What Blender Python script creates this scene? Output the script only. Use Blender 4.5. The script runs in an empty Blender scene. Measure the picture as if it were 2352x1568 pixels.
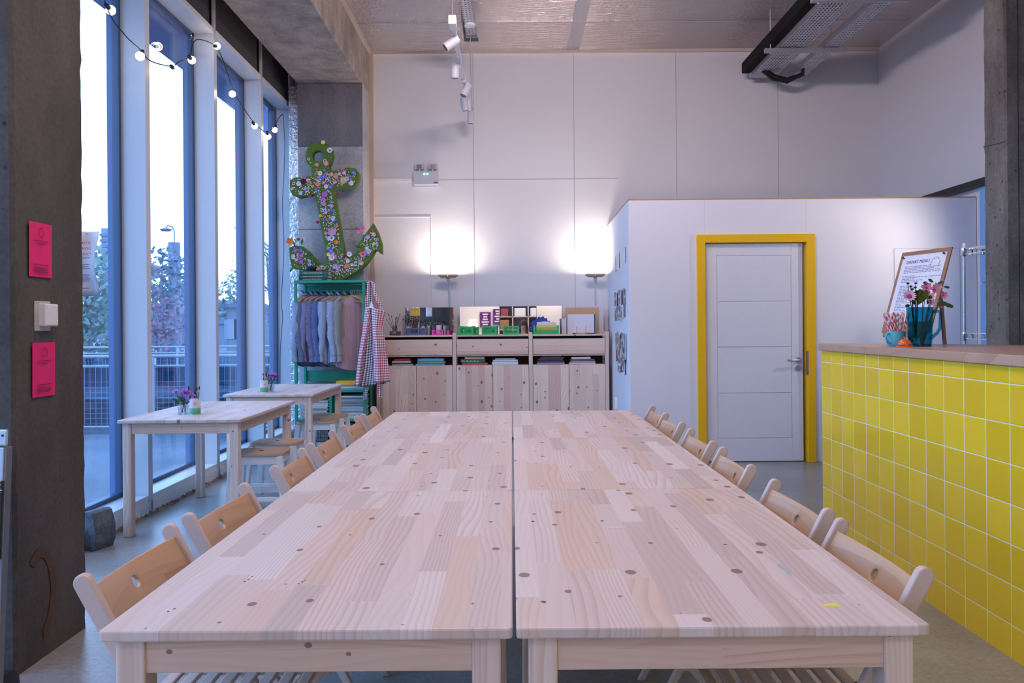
import bpy, bmesh, math, random
from mathutils import Vector, Matrix
R = random.Random(7)
PI = math.pi
S = bpy.context.scene
C = S.collection

# ------------------------------------------------------------ camera, world, lights, exposure
F = 1810.0
cam = bpy.data.cameras.new('camera'); camo = bpy.data.objects.new('camera', cam); C.objects.link(camo)
camo.location = (0, 0, 1.28); camo.rotation_euler = (PI/2, 0.008, 0)
cam.sensor_width = 36; cam.lens = F/2352*36; cam.shift_y = -38/2352; cam.clip_start = .02; cam.clip_end = 2000
S.camera = camo
S.view_settings.view_transform = 'Standard'; S.view_settings.look = 'None'
S.view_settings.exposure = 0.10; S.view_settings.gamma = 1.0; S.view_settings.use_curve_mapping = False
try:
    S.cycles.max_bounces = 8; S.cycles.diffuse_bounces = 4; S.cycles.glossy_bounces = 4
    S.cycles.transparent_max_bounces = 16; S.cycles.transmission_bounces = 6
    S.cycles.sample_clamp_indirect = 6; S.cycles.caustics_reflective = False; S.cycles.caustics_refractive = False
    S.cycles.use_denoising = True
except Exception: pass

W = bpy.data.worlds.new('sky'); S.world = W; W.use_nodes = True
nt = W.node_tree; nt.nodes.clear()
wo = nt.nodes.new('ShaderNodeOutputWorld'); bg = nt.nodes.new('ShaderNodeBackground')
tc = nt.nodes.new('ShaderNodeTexCoord'); sx = nt.nodes.new('ShaderNodeSeparateXYZ'); cr = nt.nodes.new('ShaderNodeValToRGB')
nt.links.new(tc.outputs['Generated'], sx.inputs[0]); nt.links.new(sx.outputs['Z'], cr.inputs[0])
cr.color_ramp.elements[0].position = 0.0; cr.color_ramp.elements[0].color = (.36, .60, 1.0, 1)
cr.color_ramp.elements[1].position = 0.5; cr.color_ramp.elements[1].color = (.30, .54, 1.0, 1)
nt.links.new(cr.outputs[0], bg.inputs[0]); bg.inputs[1].default_value = 4.5
nt.links.new(bg.outputs[0], wo.inputs[0])

def light(name, kind, loc, energy, color, aim=None, **kw):
    l = bpy.data.lights.new(name, kind); l.energy = energy; l.color = color
    for k, v in kw.items(): setattr(l, k, v)
    o = bpy.data.objects.new(name, l); C.objects.link(o); o.location = loc
    if aim is not None:
        o.rotation_euler = (Vector(aim)-Vector(loc)).to_track_quat('-Z', 'Y').to_euler()
    return o
WARM = (1.0, .70, .48)
SOFT = (1.0, .80, .80)
# ceiling lamps above and behind the camera, out of frame
light('ceiling_lamp', 'AREA', (-.2, 2.2, 4.1), 50, SOFT, (-.2, 2.2, 0), shape='RECTANGLE', size=1.6, size_y=.5)
light('ceiling_lamp', 'AREA', (-.2, 5.0, 4.2), 46, SOFT, (-.2, 5.4, 0), shape='RECTANGLE', size=1.4, size_y=.4)
light('ceiling_lamp', 'AREA', (0.3, -1.8, 4.0), 42, SOFT, (0.3, -1.8, 0), shape='RECTANGLE', size=1.8, size_y=.5)
light('ceiling_fill', 'AREA', (.6, 4.9, 3.95), 62, SOFT, (.9, 6.2, 4.6), shape='RECTANGLE', size=1.2, size_y=.15)  # unseen fill light, added to draw bright streaks on the ceiling foil
# lamp clipped to the wire rack, behind the right column, washing the partition
light('rack_lamp_light', 'SPOT', (3.98, 6.30, 2.22), 62, (1, .85, .76), (2.75, 7.24, 1.75), spot_size=2.3, spot_blend=1.0, shadow_soft_size=.05)
# daylight comes only from the sky through the tall windows

def P(px, py, Y):                                   # a point of the place at distance Y
    dx = px-1175; dy = py-746
    return Vector(((dx-.008*dy)*Y/F, Y, 1.28-(dy+.008*dx)*Y/F))

# ------------------------------------------------------------ materials
def newmat(name):
    m = bpy.data.materials.new(name); m.use_nodes = True
    return m, m.node_tree, m.node_tree.nodes['Principled BSDF']
def N(t, kind, **kw):
    n = t.nodes.new('ShaderNode'+kind)
    for k, v in kw.items(): setattr(n, k, v)
    return n
def L(t, a, b): t.links.new(a, b)
_mc = {}
def mat(name, col, rough=.55, metal=0., emit=None, es=1., spec=None, noise=0., nscale=30., bump=0., coat=0.):
    if name in _mc: return _mc[name]
    m, t, b = newmat(name)
    b.inputs['Base Color'].default_value = (*col, 1); b.inputs['Roughness'].default_value = rough
    b.inputs['Metallic'].default_value = metal
    if spec is not None: b.inputs['Specular IOR Level'].default_value = spec
    if coat: b.inputs['Coat Weight'].default_value = coat
    if emit: b.inputs['Emission Color'].default_value = (*emit, 1); b.inputs['Emission Strength'].default_value = es
    tc = N(t, 'TexCoord'); nz = N(t, 'TexNoise'); nz.inputs['Scale'].default_value = nscale; nz.inputs['Detail'].default_value = 3
    L(t, tc.outputs['Object'], nz.inputs['Vector'])
    mx = N(t, 'MixRGB', blend_type='MULTIPLY'); mx.inputs[0].default_value = 1
    rr = N(t, 'MapRange'); k = max(noise, .03); rr.inputs['To Min'].default_value = 1-k; rr.inputs['To Max'].default_value = 1+k
    L(t, nz.outputs['Fac'], rr.inputs['Value'])
    mx.inputs[1].default_value = (*col, 1); L(t, rr.outputs[0], mx.inputs[2]); L(t, mx.outputs[0], b.inputs['Base Color'])
    if bump:
        bp = N(t, 'Bump'); bp.inputs['Strength'].default_value = bump; bp.inputs['Distance'].default_value = .01
        L(t, nz.outputs['Fac'], bp.inputs['Height']); L(t, bp.outputs[0], b.inputs['Normal'])
    _mc[name] = m; return m

def math_(t, op, a, b=None, c=None):
    n = N(t, 'Math', operation=op)
    for i, v in enumerate((a, b, c)):
        if v is None: continue
        if isinstance(v, (int, float)): n.inputs[i].default_value = v
        else: L(t, v, n.inputs[i])
    return n.outputs[0]

def pine(name, axis='Y', across='X', stave=.062, tones=None, length=.7, knots=1.0, ring=1.0, rough=.5, sc=1.0):
    """planed pine: staves glued side by side, growth rings along them, dark knots"""
    if name in _mc: return _mc[name]
    m, t, b = newmat(name)
    third = [a for a in 'XYZ' if a not in (axis, across)][0]
    tc = N(t, 'TexCoord'); oi = N(t, 'ObjectInfo')
    sp = N(t, 'SeparateXYZ'); L(t, tc.outputs['Object'], sp.inputs[0])
    u = sp.outputs[axis]; v = sp.outputs[across]; w = sp.outputs[third]
    rnd = math_(t, 'MULTIPLY', oi.outputs['Random'], 37.0)
    vs = math_(t, 'MULTIPLY', v, 1.0/stave)
    i1 = math_(t, 'FLOOR', math_(t, 'ADD', vs, 200.3))
    wn1 = N(t, 'TexWhiteNoise', noise_dimensions='2D'); c1 = N(t, 'CombineXYZ'); L(t, i1, c1.inputs[0]); L(t, rnd, c1.inputs[1]); L(t, c1.outputs[0], wn1.inputs['Vector'])
    us = math_(t, 'ADD', math_(t, 'MULTIPLY', u, 1.0/length), math_(t, 'MULTIPLY', wn1.outputs['Value'], 9.0))
    i2 = math_(t, 'FLOOR', us)
    wn = N(t, 'TexWhiteNoise', noise_dimensions='3D'); c2 = N(t, 'CombineXYZ'); L(t, i1, c2.inputs[0]); L(t, i2, c2.inputs[1]); L(t, rnd, c2.inputs[2]); L(t, c2.outputs[0], wn.inputs['Vector'])
    cr = N(t, 'ValToRGB'); tones = tones or [(.52, .42, .38), (.59, .49, .45), (.64, .56, .53), (.58, .43, .35), (.68, .60, .58)]
    e = cr.color_ramp.elements; e[0].position = 0; e[0].color = (*tones[0], 1); e[1].position = 1; e[1].color = (*tones[-1], 1)
    for k in range(1, len(tones)-1): q = e.new(k/(len(tones)-1)); q.color = (*tones[k], 1)
    L(t, wn.outputs['Value'], cr.inputs[0])
    # growth rings
    off = math_(t, 'MULTIPLY', wn.outputs['Value'], 13.7); sco = N(t, 'SeparateColor'); L(t, wn.outputs['Color'], sco.inputs[0]); vsc = math_(t, 'ADD', math_(t, 'MULTIPLY', sco.outputs[1], .9), .35)
    cv = N(t, 'CombineXYZ'); L(t, math_(t, 'ADD', math_(t, 'MULTIPLY', v, vsc), off), cv.inputs[0])
    L(t, math_(t, 'ADD', math_(t, 'MULTIPLY', u, .22), off), cv.inputs[1]); L(t, math_(t, 'MULTIPLY', w, .5), cv.inputs[2])
    wv = N(t, 'TexWave', wave_type='BANDS', bands_direction='X', wave_profile='SAW')
    wv.inputs['Scale'].default_value = 24*sc; wv.inputs['Distortion'].default_value = 26*ring; wv.inputs['Detail'].default_value = 1.5
    wv.inputs['Detail Scale'].default_value = .26; wv.inputs['Detail Roughness'].default_value = .4; L(t, cv.outputs[0], wv.inputs['Vector'])
    rr = N(t, 'MapRange'); rr.inputs['From Min'].default_value = .35; rr.inputs['To Min'].default_value = 1.04; rr.inputs['To Max'].default_value = .80
    L(t, wv.outputs['Fac'], rr.inputs['Value']); amp = math_(t, 'ADD', math_(t, 'MULTIPLY', sco.outputs[2], .85), .18)
    warm = N(t, 'MixRGB', blend_type='MULTIPLY'); warm.inputs[0].default_value = 1
    rc = N(t, 'MixRGB'); rc.inputs[1].default_value = (1.03, 1.02, 1.02, 1); rc.inputs[2].default_value = (.86, .76, .70, 1)
    rf = N(t, 'MapRange'); rf.inputs['From Min'].default_value = .45; rf.inputs['From Max'].default_value = 1.; rf.inputs['To Max'].default_value = 1.
    L(t, wv.outputs['Fac'], rf.inputs['Value']); L(t, math_(t, 'MULTIPLY', rf.outputs[0], amp), rc.inputs[0])
    L(t, cr.outputs[0], warm.inputs[1]); L(t, rc.outputs[0], warm.inputs[2])
    # soft blotches
    nz = N(t, 'TexNoise'); nz.inputs['Scale'].default_value = 3.5; nz.inputs['Detail'].default_value = 2; L(t, cv.outputs[0], nz.inputs['Vector'])
    r2 = N(t, 'MapRange'); r2.inputs['To Min'].default_value = .88; r2.inputs['To Max'].default_value = 1.12; L(t, nz.outputs['Fac'], r2.inputs['Value'])
    m2 = N(t, 'MixRGB', blend_type='MULTIPLY'); m2.inputs[0].default_value = 1; L(t, warm.outputs[0], m2.inputs[1]); L(t, r2.outputs[0], m2.inputs[2])
    # knots
    ck = N(t, 'CombineXYZ'); L(t, math_(t, 'MULTIPLY', v, 1.0), ck.inputs[0]); L(t, math_(t, 'ADD', math_(t, 'MULTIPLY', u, .75), rnd), ck.inputs[1])
    vo = N(t, 'TexVoronoi', voronoi_dimensions='2D', feature='F1'); vo.inputs['Scale'].default_value = 8.5; vo.inputs['Randomness'].default_value = 1; L(t, ck.outputs[0], vo.inputs['Vector'])
    sc_ = N(t, 'SeparateColor'); L(t, vo.outputs['Color'], sc_.inputs[0])
    rad = math_(t, 'MULTIPLY', math_(t, 'MAXIMUM', math_(t, 'SUBTRACT', sc_.outputs[0], .38), 0.0), .20*knots)
    kf = math_(t, 'GREATER_THAN', rad, vo.outputs['Distance'])
    d2 = math_(t, 'SUBTRACT', 1.0, math_(t, 'MINIMUM', math_(t, 'DIVIDE', vo.outputs['Distance'], math_(t, 'ADD', rad, .001)), 1.0))
    kk = math_(t, 'MULTIPLY', kf, math_(t, 'MINIMUM', math_(t, 'MULTIPLY', d2, 4.0), .85))
    mk = N(t, 'MixRGB'); L(t, kk, mk.inputs[0]); L(t, m2.outputs[0], mk.inputs[1]); mk.inputs[2].default_value = (.17, .085, .06, 1)
    L(t, mk.outputs[0], b.inputs['Base Color']); b.inputs['Roughness'].default_value = rough
    bp = N(t, 'Bump'); bp.inputs['Strength'].default_value = .12; bp.inputs['Distance'].default_value = .002; L(t, wv.outputs['Fac'], bp.inputs['Height']); L(t, bp.outputs[0], b.inputs['Normal'])
    _mc[name] = m; return m

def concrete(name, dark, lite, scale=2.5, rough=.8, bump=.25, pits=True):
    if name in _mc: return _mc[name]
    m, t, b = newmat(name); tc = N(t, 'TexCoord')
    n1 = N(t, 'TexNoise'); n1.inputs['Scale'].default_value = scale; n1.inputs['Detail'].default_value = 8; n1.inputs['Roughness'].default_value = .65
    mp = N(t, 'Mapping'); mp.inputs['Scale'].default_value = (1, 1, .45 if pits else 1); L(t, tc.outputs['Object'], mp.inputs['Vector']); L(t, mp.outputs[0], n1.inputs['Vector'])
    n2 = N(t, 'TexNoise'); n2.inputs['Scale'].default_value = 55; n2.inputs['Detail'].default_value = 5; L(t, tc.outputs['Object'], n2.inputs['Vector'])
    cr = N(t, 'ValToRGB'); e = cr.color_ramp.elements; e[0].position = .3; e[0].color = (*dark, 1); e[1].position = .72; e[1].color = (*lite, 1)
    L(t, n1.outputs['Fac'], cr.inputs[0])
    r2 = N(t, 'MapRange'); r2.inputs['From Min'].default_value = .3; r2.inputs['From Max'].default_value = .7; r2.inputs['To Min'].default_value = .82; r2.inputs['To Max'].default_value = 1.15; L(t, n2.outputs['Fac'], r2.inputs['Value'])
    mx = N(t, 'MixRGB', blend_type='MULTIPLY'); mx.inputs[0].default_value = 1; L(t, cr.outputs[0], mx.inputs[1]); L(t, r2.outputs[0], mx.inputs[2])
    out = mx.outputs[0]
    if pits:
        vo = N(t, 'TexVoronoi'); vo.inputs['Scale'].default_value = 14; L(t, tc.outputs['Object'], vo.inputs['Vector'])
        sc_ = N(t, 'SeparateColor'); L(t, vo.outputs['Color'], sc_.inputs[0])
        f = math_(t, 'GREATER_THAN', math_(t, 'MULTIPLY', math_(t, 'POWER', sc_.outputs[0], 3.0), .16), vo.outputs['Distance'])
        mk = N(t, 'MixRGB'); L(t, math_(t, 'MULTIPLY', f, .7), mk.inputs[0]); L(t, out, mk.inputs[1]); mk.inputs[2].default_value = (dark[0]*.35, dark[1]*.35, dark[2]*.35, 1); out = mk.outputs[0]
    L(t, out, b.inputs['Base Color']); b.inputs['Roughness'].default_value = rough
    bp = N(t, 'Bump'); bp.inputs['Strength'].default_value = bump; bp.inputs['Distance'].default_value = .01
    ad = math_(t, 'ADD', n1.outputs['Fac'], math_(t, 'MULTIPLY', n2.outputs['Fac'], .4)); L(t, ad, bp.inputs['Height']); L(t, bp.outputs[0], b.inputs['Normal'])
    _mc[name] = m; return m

def plaster(name, col, seams=0.0):
    if name in _mc: return _mc[name]
    m, t, b = newmat(name); tc = N(t, 'TexCoord')
    n1 = N(t, 'TexNoise'); n1.inputs['Scale'].default_value = 1.2; n1.inputs['Detail'].default_value = 4; L(t, tc.outputs['Object'], n1.inputs['Vector'])
    r = N(t, 'MapRange'); r.inputs['To Min'].default_value = .95; r.inputs['To Max'].default_value = 1.04; L(t, n1.outputs['Fac'], r.inputs['Value'])
    mx = N(t, 'MixRGB', blend_type='MULTIPLY'); mx.inputs[0].default_value = 1; mx.inputs[1].default_value = (*col, 1); L(t, r.outputs[0], mx.inputs[2])
    L(t, mx.outputs[0], b.inputs['Base Color']); b.inputs['Roughness'].default_value = .72
    n2 = N(t, 'TexNoise'); n2.inputs['Scale'].default_value = 60; L(t, tc.outputs['Object'], n2.inputs['Vector'])
    bp = N(t, 'Bump'); bp.inputs['Strength'].default_value = .06; bp.inputs['Distance'].default_value = .01; L(t, n2.outputs['Fac'], bp.inputs['Height']); L(t, bp.outputs[0], b.inputs['Normal'])
    _mc[name] = m; return m

def foil():
    m, t, b = newmat('foil_insulation'); tc = N(t, 'TexCoord')
    mp = N(t, 'Mapping'); mp.inputs['Scale'].default_value = (2.2, 22, 1); L(t, tc.outputs['Object'], mp.inputs['Vector'])
    n1 = N(t, 'TexNoise'); n1.inputs['Scale'].default_value = 1.6; n1.inputs['Detail'].default_value = 6; n1.inputs['Roughness'].default_value = .62; L(t, mp.outputs[0], n1.inputs['Vector'])
    n2 = N(t, 'TexNoise'); n2.inputs['Scale'].default_value = 26; n2.inputs['Detail'].default_value = 3; L(t, tc.outputs['Object'], n2.inputs['Vector'])
    b.inputs['Base Color'].default_value = (.82, .74, .73, 1); b.inputs['Metallic'].default_value = .75; b.inputs['Roughness'].default_value = .17
    bp = N(t, 'Bump'); bp.inputs['Strength'].default_value = 1.0; bp.inputs['Distance'].default_value = .05
    L(t, math_(t, 'ADD', n1.outputs['Fac'], math_(t, 'MULTIPLY', n2.outputs['Fac'], .35)), bp.inputs['Height']); L(t, bp.outputs[0], b.inputs['Normal'])
    return m

def glass_mat(name, tint=(.93, .97, 1.0), refl=1.0):
    if name in _mc: return _mc[name]
    m, t, b = newmat(name); t.nodes.remove(b); o = t.nodes['Material Output']
    tr = N(t, 'BsdfTransparent'); tr.inputs[0].default_value = (*tint, 1); gl = N(t, 'BsdfGlossy'); gl.inputs['Roughness'].default_value = 0.01
    lw = N(t, 'LayerWeight'); mx = N(t, 'MixShader')
    sch = math_(t, 'ADD', .035, math_(t, 'MULTIPLY', math_(t, 'POWER', lw.outputs['Facing'], 5.0), .9))
    L(t, math_(t, 'MULTIPLY', sch, refl), mx.inputs[0]); L(t, tr.outputs[0], mx.inputs[1]); L(t, gl.outputs[0], mx.inputs[2]); L(t, mx.outputs[0], o.inputs[0])
    _mc[name] = m; return m

def tiles():
    m, t, b = newmat('yellow_glazed_tiles'); tc = N(t, 'TexCoord'); sp = N(t, 'SeparateXYZ'); L(t, tc.outputs['Object'], sp.inputs[0])
    a = math_(t, 'DIVIDE', math_(t, 'SUBTRACT', sp.outputs['Y'], 4.66-.152*60), .152); c = math_(t, 'DIVIDE', math_(t, 'SUBTRACT', sp.outputs['Z'], 1.041-.152*20), .152)
    fa = math_(t, 'FRACT', a); fc = math_(t, 'FRACT', c)
    da = math_(t, 'MINIMUM', fa, math_(t, 'SUBTRACT', 1.0, fa)); dc = math_(t, 'MINIMUM', fc, math_(t, 'SUBTRACT', 1.0, fc))
    d = math_(t, 'MINIMUM', da, dc); g = N(t, 'MapRange'); g.inputs['From Min'].default_value = .009; g.inputs['From Max'].default_value = .013; L(t, d, g.inputs['Value'])
    wn = N(t, 'TexWhiteNoise', noise_dimensions='2D'); cc = N(t, 'CombineXYZ'); L(t, math_(t, 'FLOOR', a), cc.inputs[0]); L(t, math_(t, 'FLOOR', c), cc.inputs[1]); L(t, cc.outputs[0], wn.inputs['Vector'])
    yr = N(t, 'MixRGB'); yr.inputs[1].default_value = (.78, .52, .016, 1); yr.inputs[2].default_value = (.90, .62, .03, 1); L(t, wn.outputs['Value'], yr.inputs[0])
    mx = N(t, 'MixRGB'); mx.inputs[1].default_value = (.78, .80, .76, 1); L(t, yr.outputs[0], mx.inputs[2]); L(t, g.outputs[0], mx.inputs[0]); L(t, mx.outputs[0], b.inputs['Base Color'])
    ro = N(t, 'MapRange'); ro.inputs['To Min'].default_value = .7; ro.inputs['To Max'].default_value = .12; L(t, g.outputs[0], ro.inputs['Value']); L(t, ro.outputs[0], b.inputs['Roughness'])
    g2 = N(t, 'MapRange'); g2.inputs['From Min'].default_value = .008; g2.inputs['From Max'].default_value = .03; L(t, d, g2.inputs['Value'])
    nz = N(t, 'TexNoise'); nz.inputs['Scale'].default_value = 5; L(t, tc.outputs['Object'], nz.inputs['Vector'])
    bp = N(t, 'Bump'); bp.inputs['Strength'].default_value = .35; bp.inputs['Distance'].default_value = .003
    L(t, math_(t, 'ADD', g2.outputs[0], math_(t, 'MULTIPLY', nz.outputs['Fac'], .8)), bp.inputs['Height']); L(t, bp.outputs[0], b.inputs['Normal'])
    return m

def gingham(name, c1, n=22):
    m, t, b = newmat(name); tc = N(t, 'TexCoord'); sp = N(t, 'SeparateXYZ'); L(t, tc.outputs['UV'], sp.inputs[0])
    a = math_(t, 'GREATER_THAN', math_(t, 'FRACT', math_(t, 'MULTIPLY', sp.outputs[0], n)), .5); c = math_(t, 'GREATER_THAN', math_(t, 'FRACT', math_(t, 'MULTIPLY', sp.outputs[1], n)), .5)
    s = math_(t, 'MULTIPLY', math_(t, 'ADD', a, c), .5); cr = N(t, 'ValToRGB'); cr.color_ramp.interpolation = 'CONSTANT'
    e = cr.color_ramp.elements; e[0].position = 0; e[0].color = (.82, .78, .80, 1); e[1].position = .3; e[1].color = (*[(x*.55+.28) for x in c1], 1); q = e.new(.75); q.color = (*c1, 1)
    L(t, s, cr.inputs[0]); L(t, cr.outputs[0], b.inputs['Base Color']); b.inputs['Roughness'].default_value = .9
    return m

def stripes(name, base, line, scale=60, axis='X'):
    """woven cloth with fine stripes"""
    if name in _mc: return _mc[name]
    m, t, b = newmat(name); tc = N(t, 'TexCoord')
    wv = N(t, 'TexWave', wave_type='BANDS', bands_direction=axis); wv.inputs['Scale'].default_value = scale; wv.inputs['Distortion'].default_value = .3; L(t, tc.outputs['Object'], wv.inputs['Vector'])
    nz = N(t, 'TexNoise'); nz.inputs['Scale'].default_value = 12; L(t, tc.outputs['Object'], nz.inputs['Vector'])
    mx = N(t, 'MixRGB'); mx.inputs[1].default_value = (*base, 1); mx.inputs[2].default_value = (*line, 1); L(t, wv.outputs['Fac'], mx.inputs[0]); L(t, mx.outputs[0], b.inputs['Base Color']); b.inputs['Roughness'].default_value = .9
    bp = N(t, 'Bump'); bp.inputs['Strength'].default_value = .3; bp.inputs['Distance'].default_value = .02; L(t, nz.outputs['Fac'], bp.inputs['Height']); L(t, bp.outputs[0], b.inputs['Normal'])
    _mc[name] = m; return m

def perforated(name):
    m, t, b = newmat(name); o = t.nodes['Material Output']; b.inputs['Base Color'].default_value = (.60, .60, .66, 1); b.inputs['Metallic'].default_value = .4; b.inputs['Roughness'].default_value = .45
    tc = N(t, 'TexCoord'); sp = N(t, 'SeparateXYZ'); L(t, tc.outputs['Object'], sp.inputs[0])
    fx = math_(t, 'SUBTRACT', math_(t, 'FRACT', math_(t, 'MULTIPLY', sp.outputs[0], 32.0)), .5)
    fy = math_(t, 'SUBTRACT', math_(t, 'FRACT', math_(t, 'MULTIPLY', sp.outputs[1], 22.0)), .5)
    d = math_(t, 'ADD', math_(t, 'MULTIPLY', fx, fx), math_(t, 'MULTIPLY', fy, fy)); h = math_(t, 'LESS_THAN', d, .07)
    tr = N(t, 'BsdfTransparent'); mx = N(t, 'MixShader'); L(t, h, mx.inputs[0]); L(t, b.outputs[0], mx.inputs[1]); L(t, tr.outputs[0], mx.inputs[2]); L(t, mx.outputs[0], o.inputs[0])
    return m

def snapshot(name, seed, hue):
    """a photograph print: blurry patches of colour"""
    m, t, b = newmat(name); tc = N(t, 'TexCoord'); mp = N(t, 'Mapping'); mp.inputs['Location'].default_value = (seed*3.1, seed*1.7, seed); L(t, tc.outputs['Object'], mp.inputs['Vector'])
    n1 = N(t, 'TexNoise'); n1.inputs['Scale'].default_value = 22; n1.inputs['Detail'].default_value = 4; L(t, mp.outputs[0], n1.inputs['Vector'])
    cr = N(t, 'ValToRGB'); e = cr.color_ramp.elements; e[0].position = .35; e[0].color = (.04, .04, .07, 1); e[1].position = .66; e[1].color = (.75, .72, .75, 1)
    q = e.new(.46); q.color = (*hue, 1); q = e.new(.56); q.color = (.35, .27, .25, 1)
    L(t, n1.outputs['Fac'], cr.inputs[0]); L(t, cr.outputs[0], b.inputs['Base Color']); b.inputs['Roughness'].default_value = .35
    return m

# ------------------------------------------------------------ mesh helpers
class MB:
    def __init__(s): s.bm = bmesh.new()
    def box(s, x0, x1, y0, y1, z0, z1, rot=None, piv=None):
        vs = [s.bm.verts.new((x, y, z)) for x in (x0, x1) for y in (y0, y1) for z in (z0, z1)]
        for f in ((0, 1, 3, 2), (4, 6, 7, 5), (0, 4, 5, 1), (2, 3, 7, 6), (0, 2, 6, 4), (1, 5, 7, 3)): s.bm.faces.new([vs[i] for i in f])
        if rot is not None: bmesh.ops.rotate(s.bm, verts=vs, cent=piv or (0, 0, 0), matrix=rot)
        return s
    def beam(s, a, b, w, h, up=(0, 0, 1)):
        a = Vector(a); b = Vector(b); d = (b-a).normalized(); up = Vector(up); x = d.cross(up)
        if x.length < 1e-4: x = d.cross(Vector((1, 0, 0)))
        x.normalize(); y = x.cross(d).normalized()
        vs = [s.bm.verts.new(p + x*(w/2*sx_) + y*(h/2*sy_)) for p in (a, b) for sx_ in (-1, 1) for sy_ in (-1, 1)]
        for f in ((0, 1, 3, 2), (4, 6, 7, 5), (0, 4, 5, 1), (2, 3, 7, 6), (0, 2, 6, 4), (1, 5, 7, 3)): s.bm.faces.new([vs[i] for i in f])
        return s
    def ring(s, c, x, y, r, n, ry=None):
        ry = ry or r
        return [s.bm.verts.new(c + x*(r*math.cos(2*PI*k/n)) + y*(ry*math.sin(2*PI*k/n))) for k in range(n)]
    def bridge(s, a, b):
        n = len(a)
        for k in range(n): s.bm.faces.new((a[k], a[(k+1) % n], b[(k+1) % n], b[k]))
    def tube(s, pts, r, n=8, cap=True):
        pts = [Vector(p) for p in pts]; rs = r if isinstance(r, (list, tuple)) else [r]*len(pts)
        prev = None; x = None; first = None
        for i, p in enumerate(pts):
            d = (pts[min(i+1, len(pts)-1)]-pts[max(i-1, 0)])
            d = d.normalized() if d.length > 1e-9 else Vector((0, 0, 1))
            if x is None:
                x = d.cross(Vector((0, 0, 1)));
                if x.length < .05: x = d.cross(Vector((1, 0, 0)))
            x = (x - d*x.dot(d)).normalized(); y = d.cross(x)
            rg = s.ring(p, x, y, rs[i], n)
            if prev: s.bridge(prev, rg)
            else: first = rg
            prev = rg
        if cap: s.bm.faces.new(list(reversed(first))); s.bm.faces.new(prev)
        return s
    def cyl(s, a, b, r0, r1=None, n=16): return s.tube([a, b], [r0, r0 if r1 is None else r1], n)
    def lathe(s, prof, c=(0, 0, 0), n=24, axis='Z'):
        c = Vector(c); prev = None
        ax = {'Z': (Vector((1, 0, 0)), Vector((0, 1, 0)), Vector((0, 0, 1))), 'Y': (Vector((1, 0, 0)), Vector((0, 0, 1)), Vector((0, -1, 0))), 'X': (Vector((0, 1, 0)), Vector((0, 0, 1)), Vector((1, 0, 0)))}[axis]
        rings = []
        for r, z in prof: rings.append(s.ring(c+ax[2]*z, ax[0], ax[1], max(r, 1e-4), n))
        for a, b in zip(rings, rings[1:]): s.bridge(a, b)
        s.bm.faces.new(list(reversed(rings[0]))); s.bm.faces.new(rings[-1])
        return s
    def prism(s, poly, axis, a, b):
        def pt(u, v, w): return {'X': (w, u, v), 'Y': (u, w, v), 'Z': (u, v, w)}[axis]
        A = [s.bm.verts.new(pt(u, v, a)) for u, v in poly]; B = [s.bm.verts.new(pt(u, v, b)) for u, v in poly]
        s.bridge(A, B); s.bm.faces.new(A); s.bm.faces.new(list(reversed(B))); return s
    def blob(s, c, rx, ry, rz, sub=2, jit=0., rnd=None):
        r = bmesh.ops.create_icosphere(s.bm, subdivisions=sub, radius=1)
        for v in r['verts']:
            k = 1+(rnd.uniform(-jit, jit) if jit else 0); v.co = Vector((v.co.x*rx*k, v.co.y*ry*k, v.co.z*rz*k))+Vector(c)
        return s
    def quad(s, a, b, c, d): s.bm.faces.new([s.bm.verts.new(p) for p in (a, b, c, d)]); return s
    def petal(s, c, d, up, l, w):
        c = Vector(c); d = Vector(d).normalized(); up = Vector(up).normalized(); x = d.cross(up).normalized()
        p = [c, c+d*l*.45+x*w*.5+up*l*.12, c+d*l*.85+x*w*.35+up*l*.2, c+d*l+up*l*.16, c+d*l*.85-x*w*.35+up*l*.2, c+d*l*.45-x*w*.5+up*l*.12]
        vs = [s.bm.verts.new(q) for q in p]; s.bm.faces.new(vs); return s
    def build(s, name, m, parent=None, bevel=0., smooth=False, seg=2, solid=0., sub=0):
        bmesh.ops.recalc_face_normals(s.bm, faces=s.bm.faces)
        me = bpy.data.meshes.new(name); s.bm.to_mesh(me); s.bm.free(); me.materials.append(m)
        o = bpy.data.objects.new(name, me); C.objects.link(o)
        if parent is not None: o.parent = parent
        if smooth:
            for p in me.polygons: p.use_smooth = True
        if solid: md = o.modifiers.new('solid', 'SOLIDIFY'); md.thickness = solid; md.offset = 0
        if bevel: md = o.modifiers.new('bevel', 'BEVEL'); md.width = bevel; md.segments = seg; md.limit_method = 'ANGLE'; md.angle_limit = .7
        if sub: md = o.modifiers.new('subsurf', 'SUBSURF'); md.levels = sub; md.render_levels = sub
        if smooth and not sub:
            try: me.set_sharp_from_angle(angle=.8)
            except Exception: pass
        return o

def tag(o, label=None, cat=None, group=None, kind=None):
    if label: o['label'] = label
    if cat: o['category'] = cat
    if group: o['group'] = group
    if kind: o['kind'] = kind
    return o
def empty(name, loc, label, cat, group=None, rz=0.):
    o = bpy.data.objects.new(name, None); C.objects.link(o); o.location = loc; o.rotation_euler = (0, 0, rz); o.empty_display_size = .1
    return tag(o, label, cat, group)
def structure(o): o['kind'] = 'structure'; return o
KIDS = {}
def children(o): return [c for c in C.objects if c.parent == o]
def copy_tree(o, parent=None):
    c = o.copy(); C.objects.link(c)
    if parent is not None: c.parent = parent
    for ch in children(o): copy_tree(ch, c)
    return c
def dup(o, loc, label, rz=None, group=None, scale=None, cat=None):
    c = copy_tree(o); c.location = loc
    if rz is not None: c.rotation_euler = (0, 0, rz)
    if scale is not None: c.scale = scale
    c['label'] = label
    if cat: c['category'] = cat
    if group: c['group'] = group
    return c
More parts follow.
